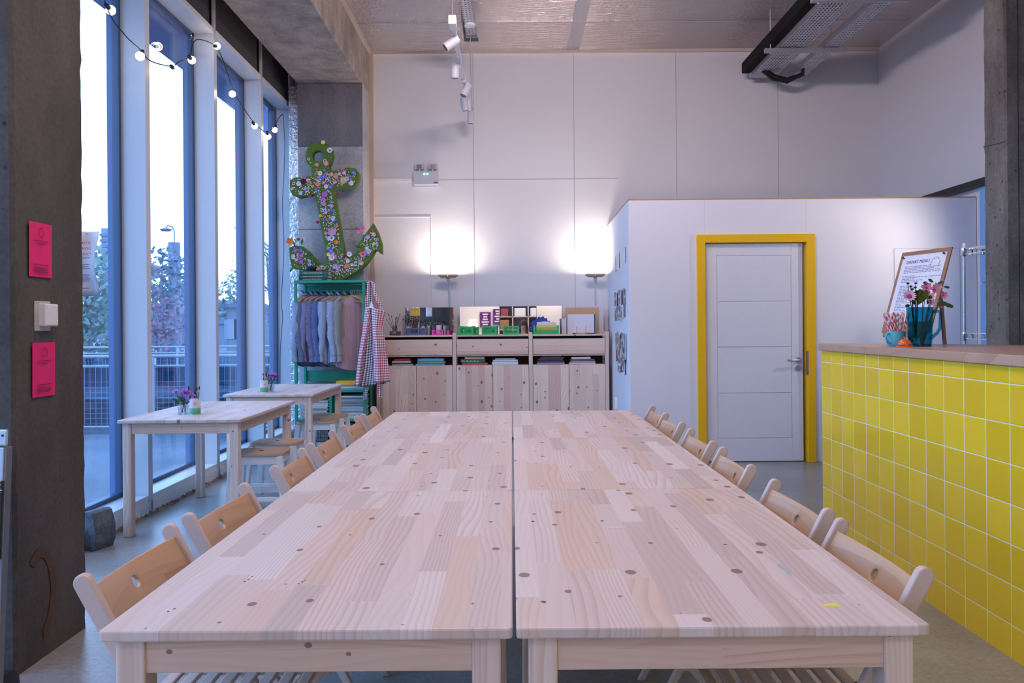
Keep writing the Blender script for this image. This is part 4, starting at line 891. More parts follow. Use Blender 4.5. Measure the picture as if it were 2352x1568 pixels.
for args in ((130, 1115, 'orange', .046, 'coral', 5, .06), (540, 1020, 'lilac', .050, 'yellow', 6), (520, 210, 'white', .034, 'plum', 7), (455, 130, 'cream', .026, 'yellow', 6), (260, 518, 'plum', .034, 'plum', 7), (585, 468, 'orange', .032, 'coral', 6),
             (650, 510, 'yellow', .036, 'yellow', 8), (540, 1080, 'white', .034, 'plum', 8), (580, 1118, 'orange', .028, 'yellow', 6), (840, 985, 'pink', .034, 'magenta', 6), (805, 1020, 'pink', .024, 'magenta', 5), (715, 1240, 'white', .032, 'lilac', 6), (535, 1275, 'white', .036, 'cream', 10),
             (575, 1362, 'lilac', .032, 'pink', 9), (655, 420, 'magenta', .030, 'pink', 9), (750, 430, 'blue', .026, 'paleb', 7), (845, 1240, 'rose', .036, 'red', 9), (880, 1210, 'rose', .022, 'red', 7), (955, 1140, 'yellow', .018, 'yellow', 6), (950, 1040, 'rose', .022, 'white', 6), (940, 1000, 'red', .018, 'red', 5),
             (470, 650, 'purple', .036, 'pink', 9), (450, 690, 'purple', .03, 'pink', 9), (460, 740, 'lilac', .026, 'pink', 9), (400, 545, 'coral', .028, 'rose', 8), (310, 520, 'coral', .02, 'red', 6), (545, 805, 'blue', .022, 'blue', 5), (575, 900, 'blue', .022, 'blue', 5), (460, 905, 'blue', .018, 'blue', 5),
             (465, 412, 'blue', .020, 'blue', 8), (390, 355, 'rose', .024, 'white', 7), (230, 1200, 'blue', .026, 'paleb', 8), (320, 1305, 'white', .022, 'yellow', 7), (185, 1295, 'cream', .018, 'yellow', 7), (235, 1310, 'purple', .03, 'lilac', 9), (240, 1250, 'pink', .022, 'rose', 7), (140, 590, 'cream', .018, 'rose', 7), (425, 857, 'yellow', .018, 'orange', 6), (590, 955, 'coral', .018, 'red', 6), (530, 750, 'coral', .016, 'rose', 6)):
    anchor_flower(*args)
k = 40; cols = ['white', 'lilac', 'pink', 'rose', 'paleb', 'blue', 'cream', 'coral', 'purple', 'white', 'lilac', 'white', 'paleb']
tries = 0
while k < 100 and tries < 6000:
    tries += 1; x = fr_.uniform(125, 1020); y = fr_.uniform(300, 1480)
    if not (inside(x, y) and inside(x-22, y) and inside(x+22, y) and inside(x, y+20)): continue
    if y > 1400 and x < 480: continue
    c_ = fr_.choice(cols); anchor_flower(x, y, c_, fr_.uniform(.018, .032), 'yellow' if c_ in ('white', 'cream', 'coral') else 'white', 6, fr_.uniform(.046, .056)); k += 1
# the many small petals and scraps between the flowers
for nm, cl, cnt, sd in (('small_petals', 'white', 330, 1), ('small_petals', 'lilac', 260, 2), ('small_petals', 'rose', 160, 3), ('small_petals', 'paleb', 160, 4), ('small_petals', 'blue', 80, 5)):
    b = MB(); q = random.Random(sd); n_ = 0
    while n_ < cnt:
        x = q.uniform(125, 1020); y = q.uniform(320, 1490)
        if not (inside(x, y) and inside(x-18, y) and inside(x+18, y)): continue
        if 340 < x < 520 and y < 420 and q.random() < .8: n_ += 1; continue
        p_ = ap(x, y); a = q.random()*6.3; b.petal((p_[0], -.046-q.random()*.006, p_[2]), (math.cos(a), -.2, math.sin(a)), (0, -1, 0), q.uniform(.010, .020), q.uniform(.010, .016)); n_ += 1
    tag(b.build(nm, pm_[cl], anc), kind='stuff')
card = mat('photo_card', (.72, .74, .80), .4); cdark = mat('card_picture', (.08, .12, .30), .5, noise=.6, nscale=50)
for (x, y, w_, h_, a) in ((470, 312, .030, .034, .5), (160, 540, .028, .026, .1), (293, 600, .034, .044, -.15), (445, 808, .034, .022, -.1), (487, 485, .028, .026, .6), (775, 1335, .032, .046, .1), (455, 1375, .042, .036, .05), (880, 1090, .034, .034, .3), (975, 1090, .032, .024, -.05), (990, 1140, .022, .028, .1), (590, 1425, .03, .03, .3), (500, 1180, .024, .026, .1), (310, 295, .026, .026, .3), (345, 565, .02, .02, .4), (695, 1400, .03, .024, .5), (420, 465, .026, .024, .2), (840, 1330, .03, .03, .3), (640, 1250, .024, .028, .2)):
    p_ = ap(x, y); o = MB().box(-w_/2, w_/2, -.001, .001, -h_/2, h_/2).build('photo_card', card, anc); o.location = (p_[0], -.058, p_[2]); o.rotation_euler = (0, a, 0)
    MB().box(-w_*.34, w_*.34, -.0022, -.001, -h_*.26, h_*.32).build('card_picture', cdark, o)
for (x, y, cl, dx) in ((600, 648, 'red', .02), (318, 672, 'magenta', -.02), (400, 925, 'red', -.04), (205, 1095, 'magenta', .01), (665, 1262, 'red', .02), (180, 1105, 'white', 0)):
    p_ = ap(x, y); b = MB()
    for q in range(6): a = q*PI/3; b.petal((p_[0], -.05, p_[2]-.012), (math.cos(a)*.5, math.sin(a)*.4-.1, 1), (math.cos(a), math.sin(a), 0), .034, .028)
    b.build('tulip_flower', pm_[cl], anc)
b = MB()
for (x, y, dx, dz, l_) in ((350, 1255, -.5, .3, .06), (370, 1300, -1, .5, .09), (430, 1340, -1, .6, .08), (150, 1360, -.3, -1, .07), (235, 1150, .4, 1, .07), (850, 1040, .4, -1, .05), (590, 690, 0, 1, .05), (760, 1250, .6, .5, .05), (170, 1160, -.2, 1, .06), (800, 1160, -1, .1, .04)):
    b.petal(ap(x, y, -.05), (dx, -.3, dz), (0, -1, 0), l_, l_*.4)
b.build('leaves', mat('felt_leaf_green', (.03, .22, .05), .8), anc)

# ------------------------------------------------------------ green clothes rack
RY0, RY1 = 8.24, 8.64; RX0 = P(675, 800, RY0).x; RX1 = P(838, 800, RY0).x; RZ = P(757, 648, RY0).z
rack = empty('clothes_rack', ((RX0+RX1)/2, (RY0+RY1)/2, 0), 'bright green metal shelving frame used as a clothes rack under the anchor', 'clothes rack')
hw = (RX1-RX0)/2; hd = .2; pw = .028
for sx_ in (-1, 1):
    for sy_ in (-1, 1): x = sx_*(hw-pw/2); y = sy_*(hd-pw/2); MB().box(x-pw/2, x+pw/2, y-pw/2, y+pw/2, 0, RZ).build('post', green, rack, bevel=.003)
MB().box(-hw, hw, -hd, hd, RZ-.004, RZ+.022).build('top_shelf', green, rack, bevel=.003)
MB().box(-hw, hw, hd-.01, hd, RZ-.13, RZ-.01).build('back_panel', green, rack); MB().box(-hw, hw, hd-.012, hd, .68, .80).build('back_panel', green, rack)
shz = [P(757, y, RY0).z for y in (895, 962, 1024)]
for z in shz: MB().box(-hw+.01, hw-.01, -hd+.006, hd-.006, z-.028, z).build('shelf', green, rack, bevel=.003)
MB().box(-.012, .012, -hd+.01, hd-.01, shz[2], shz[0]-.02).build('divider', green, rack)
MB().box(-hw+.01, hw-.01, hd-.008, hd-.004, .0, .66).build('back_sheet', mat('dark_green_sheet', (.01, .10, .09), .5), rack)
RAILZ = P(757, 668, 8.44).z; MB().tube([(-hw+.01, 0, RAILZ), (hw-.01, 0, RAILZ)], .010, 12).build('hanging_rail', green, rack, smooth=True)
RC = rack.location
hang_w = mat('hanger_wood', (.52, .32, .16), .5); hookm = mat('steel_hook', (.6, .6, .62), .3, 1.)
def make_hanger(label, group):
    h = empty('clothes_hanger', (0, 0, 0), label, 'hanger', group)
    MB().tube([(-.21, 0, -.115), (-.15, 0, -.085), (-.05, 0, -.058), (0, 0, -.052), (.05, 0, -.058), (.15, 0, -.085), (.21, 0, -.115)], [.008, .010, .011, .012, .011, .010, .008], 8).build('shoulder_bar', hang_w, h, smooth=True)
    MB().tube([(-.19, 0, -.112), (.19, 0, -.112)], .005, 6).build('trouser_bar', hang_w, h, smooth=True)
    MB().tube([(0, 0, -.05), (0, 0, -.028), (.012, 0, -.018), (.0165, 0, -.004), (.011, 0, .011), (0, 0, .0145), (-.011, 0, .011), (-.0155, 0, .0)], .0018, 6).build('hook', hookm, h, smooth=True)
    return h
def make_shirt(name, label, m, length, seed, wide=.235, group=None, sleeve=.56, collar=True):
    """origin at the hook on the rail; shirt width runs along local X"""
    t = empty(name, (0, 0, 0), label, 'shirt', group); q = random.Random(seed); b = MB(); bm = b.bm; n = 40; prev = None; ph = q.random()*6; rows = 16
    ztop = -.040
    for i in range(rows+1):
        f_ = i/rows; z = ztop-length*f_
        if i == 0: w, th = .050, .035
        elif f_ < .07: w, th = .055+(wide*.80-.055)*f_/.07, .045
        elif f_ < .14: w, th = wide*.80+(wide*.12)*(f_-.07)/.07, .055
        else: w, th = wide*(.92+.06*f_), .052+.018*f_
        slope = .065
        rg = []
        for k in range(n):
            a = 2*PI*k/n; cx = math.cos(a); sy_ = math.sin(a); fold = math.sin(a*5+ph)*.012*f_+math.sin(a*9+ph*2+z*9)*.008*f_
            x = w*(abs(cx)**.8)*(1 if cx > 0 else -1); y = th*sy_*.8+fold
            zz = z-(slope*abs(x)/wide if f_ < .14 else slope*.7*abs(x)/wide*(1-f_)) + (.025*math.cos(2*a) if i == rows else 0)
            rg.append(bm.verts.new((x*(1+.02*math.sin(z*20+ph)), y, zz)))
        if prev: b.bridge(prev, rg)
        prev = rg
    bod = b.build('shirt_body', m, t, smooth=True)
    for s_ in (-1, 1):
        b = MB(); x0 = s_*wide*.84; dx = s_*.035; pts = []; rs = []
        for i in range(11): f_ = i/10; pts.append((x0+dx*math.sin(f_*2)+.006*math.sin(f_*14+ph), -.02+.03*math.sin(f_*3+ph)*f_-.02*f_, ztop-.085-sleeve*f_)); rs.append(.050-.020*f_ + .004*math.sin(f_*20+ph))
        b.tube(pts, rs, 10); b.build('sleeve', m, t, smooth=True)
        b = MB(); e = pts[-1]; b.tube([e, (e[0], e[1], e[2]-.06)], [.034, .036], 10); b.build('cuff', m, t, smooth=True)
    if collar:
        b = MB(); b.tube([(-.05, -.02, ztop+.0), (-.045, .02, ztop+.03), (0, .035, ztop+.036), (.045, .02, ztop+.03), (.05, -.02, ztop), (.025, -.045, ztop-.03)], [.010, .014, .014, .014, .012, .006], 8); b.build('collar', m, t, smooth=True)
        b = MB(); b.box(-.015, .015, -.058, -.05, ztop-length+.02, ztop-.03); b.build('button_placket', m, t)
    return t
sh_ = [ # px of hook, colour base, line, length, angle, label
 (691, (.50, .60, .78), (.30, .42, .66), .68, 68, 'pale blue and white striped shirt at the left end of the rail'),
 (700, (.12, .19, .33), (.16, .24, .40), .70, 66, 'dark slate blue shirt, second from the left post'),
 (713, (.22, .24, .50), (.34, .36, .60), .68, 62, 'periwinkle blue striped shirt, third on the rail'),
 (724, (.13, .13, .27), (.28, .27, .45), .66, 64, 'shirt of dull purple blue cloth with a dark navy collar'),
 (738, (.08, .16, .42), (.14, .25, .55), .70, 60, 'strong blue shirt in the middle of the blue ones'),
 (753, (.30, .42, .66), (.45, .56, .76), .66, 60, 'light blue shirt hanging right of the strong blue one'),
 (761, (.20, .29, .40), (.34, .44, .54), .70, 52, 'grey blue checked shirt turned partly towards the room'),
 (774, (.32, .42, .66), (.50, .58, .76), .70, 60, 'pale blue pinstriped shirt left of the sage one'),
 (790, (.30, .33, .33), (.36, .39, .39), .68, 58, 'sage grey shirt next to the pink one'),
 (800, (.56, .37, .46), (.62, .43, .52), .74, 33, 'long dusty pink shirt, the widest, at the right of the row')]
hp_ = make_hanger('', None)
for i, (px, c1, c2, ln_, an, lb) in enumerate(sh_):
    q = P(px+(8 if i < 9 else 16), 668, 8.44); s_ = make_shirt('shirt', lb, stripes('cloth_%s' % lb.split()[0]+str(i), tuple(x*.72 for x in c1), tuple(x*.78 for x in c2), (90, 30, 60, 60, 40, 70, 80, 90, 30, 20)[i]), ln_+.04, i, .20 if i < 9 else .24)
    s_.location = (q.x, 8.44, RAILZ-.004); s_.rotation_euler = (0, 0, math.radians(an))
    h = hp_ if i == 0 else copy_tree(hp_); h.scale = (.78, 1, 1); h.location = s_.location+Vector((0, 0, .0)); h.rotation_euler = s_.rotation_euler
    h['label'] = 'wooden hanger holding the '+' '.join(lb.split()[:4]).replace(',', ''); h['category'] = 'hanger'; h['group'] = 'hangers carrying shirts'
for i, (px, an) in enumerate(((810, 25), (815, 28), (821, 24), (825, 27), (830, 22))):
    q = P(px, 668, 8.42); h = copy_tree(hp_); h.location = (q.x-.01, 8.40, RAILZ-.004); h.rotation_euler = (0, .06*i, -math.radians(an)); h.scale = (.75, 1, 1)
    h['label'] = 'empty wooden hanger in the bunch at the right end of the green rail'; h['group'] = 'empty hangers at the right end of the rail'

# gingham aprons hanging from the corner of the rack
def apron(name_, label, m, left, right, Y0, seed, amp=.025, strap=None):
    """left/right: outline points from the top down"""
    q = random.Random(seed); t = empty('apron', P(left[0][0], left[0][1], Y0), label, 'apron', 'gingham aprons hung on the corner of the green rack'); O_ = t.location.copy()
    def interp(L_, f_):
        k_ = f_*(len(L_)-1); i = min(int(k_), len(L_)-2); r_ = k_-i; return L_[i][0]*(1-r_)+L_[i+1][0]*r_, L_[i][1]*(1-r_)+L_[i+1][1]*r_
    b = MB(); bm = b.bm; uv = bm.loops.layers.uv.new('UVMap'); nr, nc = 26, 22; ph = q.random()*6; grid = []; uvs = {}
    for i in range(nr+1):
        f_ = i/nr; l_ = interp(left, f_); r_ = interp(right, f_); row = []
        for j in range(nc+1):
            s_ = j/nc; px = l_[0]*(1-s_)+r_[0]*s_; py = l_[1]*(1-s_)+r_[1]*s_; dy = -amp*(math.sin(s_*9+ph+f_*1.2)*.5+math.sin(s_*17+ph*2)*.25)*(.35+f_)-.05*math.sin(PI*s_)
            p_ = P(px, py, Y0); p_.y += dy; v_ = bm.verts.new(p_-O_); uvs[v_] = (s_*.17*(.7+.5*f_)+.4, f_*.66); row.append(v_)
        grid.append(row)
    for i in range(nr):
        for j in range(nc): bm.faces.new((grid[i][j], grid[i][j+1], grid[i+1][j+1], grid[i+1][j]))
    for f_ in bm.faces:
        for lp_ in f_.loops: lp_[uv].uv = uvs[lp_.vert]
    b.build('apron_cloth', m, t, smooth=True, solid=.003)
    for st_ in (strap or []):
        b = MB(); bm = b.bm; uv = bm.loops.layers.uv.new('UVMap'); pr = None
        for (px, py, wd, dy) in st_:
            p_ = P(px, py, Y0+dy)-O_; w2 = wd*Y0/F/2; pair = (bm.verts.new(p_-Vector((w2, 0, 0))), bm.verts.new(p_+Vector((w2, 0, 0))))
            if pr:
                f_ = bm.faces.new((pr[0], pr[1], pair[1], pair[0]))
                for lp_ in f_.loops: lp_[uv].uv = (lp_.vert.co.x, lp_.vert.co.z)
            pr = pair
        b.build('strap', m, t, solid=.002)
    return t
redg = gingham('red_gingham', (.42, .03, .10), 44); blueg = gingham('navy_gingham', (.02, .05, .16), 44)
apron('a', 'navy and white gingham apron hanging between the two red ones', blueg, [(842, 720), (838, 780), (832, 840), (822, 888)], [(864, 712), (872, 770), (878, 830), (886, 880)], 8.12, 2, .03, [[(836, 645, 8, .14), (848, 645, 8, .04), (850, 650, 8, -.02), (850, 690, 7, -.02), (852, 716, 9, 0)], [(842, 884, 9, 0), (839, 905, 8, 0), (836, 917, 7, 0)], [(868, 880, 8, 0), (871, 900, 8, 0), (874, 912, 6, 0)]])
apron('a', 'red and white gingham apron at the left, narrow and falling to a point', redg, [(838, 706), (832, 760), (822, 820), (814, 886)], [(858, 704), (848, 760), (836, 820), (831, 884)], 8.08, 3, .02, [[(834, 645, 6, .18), (844, 645, 6, .06), (846, 650, 6, -.0), (841, 690, 6, -.02), (842, 708, 8, 0)]])
apron('a', 'red and white gingham apron at the right, widest, with the bib corner sticking out', redg, [(852, 706), (854, 760), (856, 820), (858, 878)], [(884, 714), (880, 760), (889, 820), (897, 876)], 8.02, 5, .03, [[(838, 645, 7, .24), (852, 645, 7, .12), (856, 650, 7, .02), (862, 680, 7, 0), (876, 706, 7, 0)], [(868, 876, 8, 0), (870, 898, 7, 0), (868, 912, 6, 0)]])
q = P(850, 690, 8.0); hs = MB().prism([(-.022, -.03), (.026, -.034), (.006, .03), (-.004, .03)], 'Y', -.004, .004).build('apron_label_tag', paper); hs.location = P(852, 700, 7.98); tag(hs, 'small white cloth triangle pinned over the gingham straps', 'cloth')

# books and wool on the rack, magazines on its shelves
def book(loc, w, d, h, cm, label, group=None, rz=0., title=None, tm=None):
    t = empty('book', loc, label, 'book', group, rz)
    MB().box(-w/2+.003, w/2-.003, -d/2+.004, d/2-.003, .002, h-.002).build('pages', mat('book_pages', (.66, .60, .50), .9), t)
    MB().box(-w/2, w/2, -d/2, d/2, h-.003, h).box(-w/2, w/2, -d/2, d/2, 0, .003).box(-w/2, w/2, -d/2, -d/2+.003, 0, h).build('cover', cm, t)
    if title: lettering('spine_title', title, h*.62, tm, t, frame_M((-w/2+.012, -d/2-.0006, h*.24), (1, 0, 0), (0, 0, 1)), .0003)
    return t
tg = mat('teal_book_cover', (.015, .12, .11), .5); tb = mat('dark_book_cover', (.02, .035, .04), .5)
zt = RZ+.022
for i, (h, w, m_, l) in enumerate(((.026, .30, tb, 'dark bottom book of the stack on top of the green rack'), (.030, .31, tg, 'dark teal book, second from the bottom on the rack top'), (.044, .30, tg, 'thick teal book topmost under the wool balls'))):
    bk = book((RX0+.20, 8.36, zt), w, .20, h, m_, l, 'books on top of the green rack', .04*i-.03)
    b = MB(); q = random.Random(i); x = -w*.36
    while x < w*.30: w_ = q.uniform(.006, .018); b.box(x, x+w_, -.1008, -.1, h*.35, h*.62); x += w_+.004
    b.build('spine_print', mat('gold_print', (.45, .42, .25), .5), bk); zt += h
for (px, m_, rx, l) in ((712, mat('navy_wool', (.02, .03, .07), .95, bump=1., nscale=90), .042, 'dark navy ball of wool on the teal books, left'), (722, mat('black_wool', (.015, .015, .03), .95, bump=1., nscale=90), .036, 'almost black ball of wool next to the coral one'), (731, mat('coral_wool', (.72, .25, .20), .95, bump=1., nscale=90), .028, 'coral pink ball of wool on the teal books')):
    b = MB(); b.blob((0, 0, rx*.75), rx, rx, rx*.78, 3); o = b.build('wool_ball', m_, smooth=True); o.location = (P(px, 615, 8.36).x, 8.36 if px != 722 else 8.39, zt); tag(o, l, 'wool')
mags = [('white_magazine', (.60, .66, .72)), ('pale_blue_magazine', (.38, .50, .60)), ('cream_magazine', (.58, .56, .50)), ('grey_magazine', (.30, .34, .38))]
def magstack(cx, z, w, n, hh, label, group, seed):
    q = random.Random(seed); zz = z
    o0 = None
    for k in range(n):
        nm, cc = q.choice(mags); 
        b = MB(); b.box(-w/2, w/2, -.12, .12, 0, hh*.93); o = b.build('magazine', mat(nm, cc, .5)); o.location = (cx+q.uniform(-.008, .008), 8.40+q.uniform(-.01, .01), zz); o.rotation_euler = (0, 0, q.uniform(-.03, .03)); tag(o, label, 'magazine', group); zz += hh
magstack(RX0+.21, shz[1], .25, 14, .0135, 'thin pale magazine in the lower left stack of the green rack', 'magazines in the lower left stack', 1)
magstack(RX1-.155, shz[1], .26, 19, .0125, 'pale magazine in the tall lower right stack of the green rack', 'magazines in the lower right stack', 2)
magstack(RX0+.21, shz[0], .26, 4, .011, 'pale magazine on the upper left shelf of the green rack', 'magazines on the upper left shelf', 3)
magstack(RX1-.15, shz[0], .25, 4, .012, 'pale magazine beneath the yellow folders', 'magazines beneath the yellow folders', 4)
for k in range(3):
    o = MB().box(-.115, .115, -.12, .12, 0, .012).build('folder', mat('yellow_card', (.80, .50, .02), .6)); o.location = (P(797, 878, 8.3).x, 8.38, shz[0]+.049+k*.013); o.rotation_euler = (0, 0, .02*k); tag(o, 'bright yellow card folder on the upper right shelf of the green rack', 'folder', 'yellow folders on the rack shelf')
bx = empty('storage_box', (RX1-.155, 8.40, shz[2]), 'dark navy printed box on the bottom shelf of the green rack', 'box'); MB().box(-.14, .14, -.16, .14, 0, .235).build('box_body', mat('navy_box', (.015, .025, .05), .5), bx, bevel=.003)
b = MB(); q = random.Random(9)
for k in range(9): z = .03+k*.021; b.box(-.11, -.11+q.uniform(.08, .2), -.1615, -.16, z, z+.004)
b.build('printed_lines', mat('pale_print', (.4, .42, .45), .6), bx)
mk = empty('wire_basket', (RX0+.21, 8.40, shz[2]), 'dark wire basket with packets on the bottom left shelf of the rack', 'basket'); b = MB()
for k in range(14): b.box(-.14+k*.021, -.137+k*.021, -.15, -.147, 0, .2)
for k in range(6): b.box(-.14, .14, -.15, -.146, .01+k*.037, .014+k*.037)
b.box(-.14, -.136, -.15, .13, 0, .2); b.box(.136, .14, -.15, .13, 0, .2); b.build('wire_frame', black, mk)
MB().box(-.125, .125, -.13, .12, .004, .16).build('packets', mat('mottled_packets', (.30, .34, .36), .6, noise=.9, nscale=30), mk)

# ------------------------------------------------------------ pine shelving and cabinets
CY0 = 8.70; CY1 = 9.0; pitch = .843; PX = [1.07-.022-pitch*k for k in (3, 2, 1, 0)]      # post centres
z_top = P(1220, 768, CY0).z; zd1 = P(1220, 776, CY0).z; zd0 = P(1220, 813.5, CY0).z; zdoor = P(1220, 837.5, CY0).z
un_ = empty('shelving_unit', (PX[0], CY0, 0), 'long low pine shelving unit against the back wall, posts and shelves', 'shelves')
for k, x in enumerate(PX):
    for (y0, y1) in ((0, .045), (.255, .30)):
        MB().box(x-un_.location.x-.021, x-un_.location.x+.021, y0, y1, 0, z_top+.024).build('post', pine('post_pine', 'Z', 'X', .1, [(.64, .50, .43), (.72, .58, .50)], 3, .8, 1.), un_, bevel=.003)
b = MB()
for k in range(3): MB().box(PX[k]+.023-PX[0], PX[k+1]-.023-PX[0], .0, .30, z_top-.018, z_top).build('shelf', boardp, un_, bevel=.002)
for k in range(3): MB().box(PX[k]+.023-PX[0], PX[k+1]-.023-PX[0], .02, .30, zd0-.018, zd0-.002).build('shelf', boardp, un_, bevel=.002)
MB().box(.02, PX[3]-PX[0]-.02, .296, .30, .7, z_top-.02).build('back_board', mat('dark_back_board', (.10, .07, .06), .8), un_)
cname = ('left', 'middle', 'right')
for k in range(3):
    xa, xb = PX[k]+.024, PX[k+1]-.024; w = (xb-xa)/2
    c = empty('pine_cabinet', ((xa+xb)/2, CY0, 0), '%s two-door pine cabinet of three under the shelves' % cname[k], 'cabinet', 'two-door pine cabinets along the back wall')
    MB().box(-w, w, .022, .30, .04, zdoor-.001).build('carcass', boardp, c)
    for s_ in (-1, 1): o = MB().box(.003 if s_ > 0 else -w, w if s_ > 0 else -.003, 0, .019, .045, zdoor).build('door', doorp, c, bevel=.002); 
    d = empty('pine_drawer_box', ((xa+xb)/2, CY0, zd0), '%s long pine drawer box with wide plank front' % cname[k], 'drawer', 'long pine boxes on the shelf above the books')
    MB().box(-w+.002, w-.002, .004, .022, 0, zd1-zd0-.008).build('front', boardp, d, bevel=.002)
    MB().box(-w+.01, w-.01, .022, .29, 0, .012).box(-w+.01, -w+.022, .022, .29, .012, .12).box(w-.022, w-.01, .022, .29, .012, .12).box(-w+.01, w-.01, .278, .29, .012, .12).build('box_body', boardp, d)
bkc = {'red': (.45, .01, .02), 'white': (.66, .66, .68), 'navy': (.03, .05, .16), 'pale': (.45, .55, .62), 'sky': (.10, .45, .68), 'green': (.18, .34, .22), 'teal': (.06, .18, .20), 'cream': (.62, .48, .28), 'rust': (.55, .10, .06), 'ice': (.58, .68, .78), 'black': (.02, .02, .025), 'plum': (.10, .02, .05), 'grey': (.28, .28, .34), 'lilac': (.50, .45, .62), 'brown': (.16, .10, .09)}
stk = [(897, 944, [('pale', .016, 'pale blue bottom book'), ('navy', .015, 'navy book'), ('white', .018, 'white book'), ('red', .026, 'red topmost book')], 'leftmost stack behind the aprons'),
       (955, 1021, [('sky', .018, 'bright blue bottom book'), ('green', .028, 'green and white book'), ('sky', .028, 'sky blue book'), ('navy', .010, 'thin navy topmost book')], 'second book stack from the left'),
       (1058, 1116, [('rust', .024, 'orange red bottom book'), ('teal', .042, 'thick teal book with a white title'), ('cream', .022, 'cream topmost book')], 'left stack in the middle bay'),
       (1130, 1190, [('ice', .036, 'thick pale blue bottom book'), ('ice', .020, 'pale blue middle book'), ('pale', .014, 'thin pale topmost book')], 'right stack in the middle bay'),
       (1234, 1298, [('grey', .022, 'grey bottom book'), ('navy', .020, 'navy book'), ('plum', .022, 'dark plum book'), ('brown', .014, 'brown book'), ('black', .018, 'black topmost book')], 'left stack in the right bay'),
       (1306, 1366, [('white', .018, 'white bottom book'), ('lilac', .014, 'lilac book'), ('brown', .024, 'brown book'), ('white', .022, 'white topmost book')], 'right stack in the right bay')]
for i, (pa, pb, bs, wh) in enumerate(stk):
    xa = P(pa, 830, CY0+.03).x; xb = P(pb, 830, CY0+.03).x; z = zdoor; q = random.Random(i)
    for j, (cn, h, l) in enumerate(bs):
        w = (xb-xa)*(1-.05*j-(.12 if j == len(bs)-1 else 0)); ti = 'The Garden Book' if (i == 2 and j == 1) else None
        book(((xa+xb)/2+q.uniform(-.01, .01), CY0+.14, z), w, .2, h, mat(cn+'_book_cover', bkc[cn], .5), l+' in the '+wh, 'books in the '+wh, q.uniform(-.05, .05), ti, mat('pale_title', (.7, .75, .72), .5))
        z += h+.0008
# dark stuff showing in the slot under the left shelf
cl_ = MB(); q = random.Random(3)
for k in range(9): cl_.blob((PX[0]+.1+k*.08, CY0+.12, zd0+.12), .07, .09, .022, 2, .2, q)
cl_ = cl_.build('bundled_fabric', mat('black_fabric', (.02, .015, .025), .95)); tag(cl_, 'black bundled fabric stuffed in the left slot above the drawer', 'fabric', None, 'stuff')

# ------------------------------------------------------------ things on top of the pine shelves
ZT = z_top
def onshelf(px, Y=8.80): q = P(px, 750, Y); return Vector((q.x, Y, ZT))
mirm = mat('mirror_silver', (.88, .89, .90), .015, 1.0); mirm.node_tree.nodes['Principled BSDF'].inputs['Base Color'].default_value = (.9, .9, .9, 1)
def mirror(px0, px1, pyt, Y, label, rz):
    xa = P(px0, 730, Y).x; xb = P(px1, 730, Y).x; zt_ = P((px0+px1)/2, pyt, Y).z; t = empty('mirror', ((xa+xb)/2, Y, ZT), label, 'mirror', None, rz); w = (xb-xa)/2
    MB().box(-w, w, 0, .003, 0, zt_-ZT).build('mirror_glass', mirm, t); MB().box(-w, w, .003, .007, 0, zt_-ZT).build('backing', mat('mirror_backing', (.2, .2, .2), .8), t); return t
m1 = mirror(929, 1041, 706, 8.985, 'left frameless mirror on the pine shelf with a yellow note stuck on it', -.060)
mirror(1055, 1146, 704, 8.985, 'middle-left frameless mirror behind the two green crates', -.010)
mirror(1147, 1231, 703, 8.985, 'middle-right frameless mirror reflecting shelves and a person', .0)
mirror(1232, 1289, 702, 8.985, 'right frameless mirror behind the wide green crate', .012)
q = P(952, 716, 8.96); nt_ = empty('sticky_note', (q.x, 8.962, q.z), 'square yellow note on the left mirror', 'note'); MB().box(-.055, .06, 0, .002, -.045, .045).build('note_paper', mat('yellow_note', (.72, .60, .10), .7), nt_); MB().box(-.047, .052, -.001, 0, .014, .036).build('note_heading', mat('orange_print', (.75, .38, .08), .7), nt_)
def crate(px0, px1, h, Y, m, label, name='plastic_crate', group=None, low=False, d=.16):
    xa = P(px0, 750, Y).x; xb = P(px1, 750, Y).x; w = (xb-xa)/2; t = empty(name, ((xa+xb)/2, Y, ZT), label, 'crate', group)
    b = MB(); th = .004; b.box(-w, w, 0, d, 0, .006)
    for (yy) in (0, d):                                         # slatted long sides
        b.box(-w, w, yy-th/2, yy+th/2, 0, h*.28); b.box(-w, w, yy-th, yy+th, h*.86 if not low else h*.72, h if not low else h*.80)
        n = max(6, int(w*2/.012))
        for k in range(n+1): x = -w+2*w*k/n; b.box(x-.0022, x+.0022, yy-th/2, yy+th/2, h*.2, h*.9 if not low else h*.75)
        for s_ in (-1, 1): b.box(s_*w-.009, s_*w+.009, yy-.006, yy+.006, -.0, h*1.04)
        if not low: b.box(-w, -w*.45, yy-th/2, yy+th/2, h*.6, h); b.box(w*.45, w, yy-th/2, yy+th/2, h*.6, h)
    for s_ in (-1, 1):
        b.box(s_*w-th/2, s_*w+th/2, 0, d, 0, h*.4); b.box(s_*w-th, s_*w+th, 0, d, h*.85, h)
        for k in range(9): y = d*k/8; b.box(s_*w-th/2, s_*w+th/2, y-.002, y+.002, h*.2, h)
    b.build('crate_body', m, t); return t
gcr = mat('green_crate_plastic', (.03, .50, .16), .4); bcr = mat('slate_blue_crate_plastic', (.12, .17, .34), .45); pkc = mat('hot_pink_crate_plastic', (.85, .07, .50), .4); dcr = mat('dark_slate_crate_plastic', (.07, .07, .13), .5)
cg = 'folding green crates on the pine shelf'
crate(1053, 1084, .095, 8.76, gcr, 'leftmost small green crate on the pine shelf'); crate(1068, 1096, .088, 8.93, gcr, 'small green crate half hidden behind the leftmost one', d=.04)
crate(1107, 1138, .095, 8.76, gcr, 'second small green crate from the left at the front of the shelf'); crate(1156, 1189, .095, 8.76, gcr, 'third small green crate, beside the reflected face in the mirror')
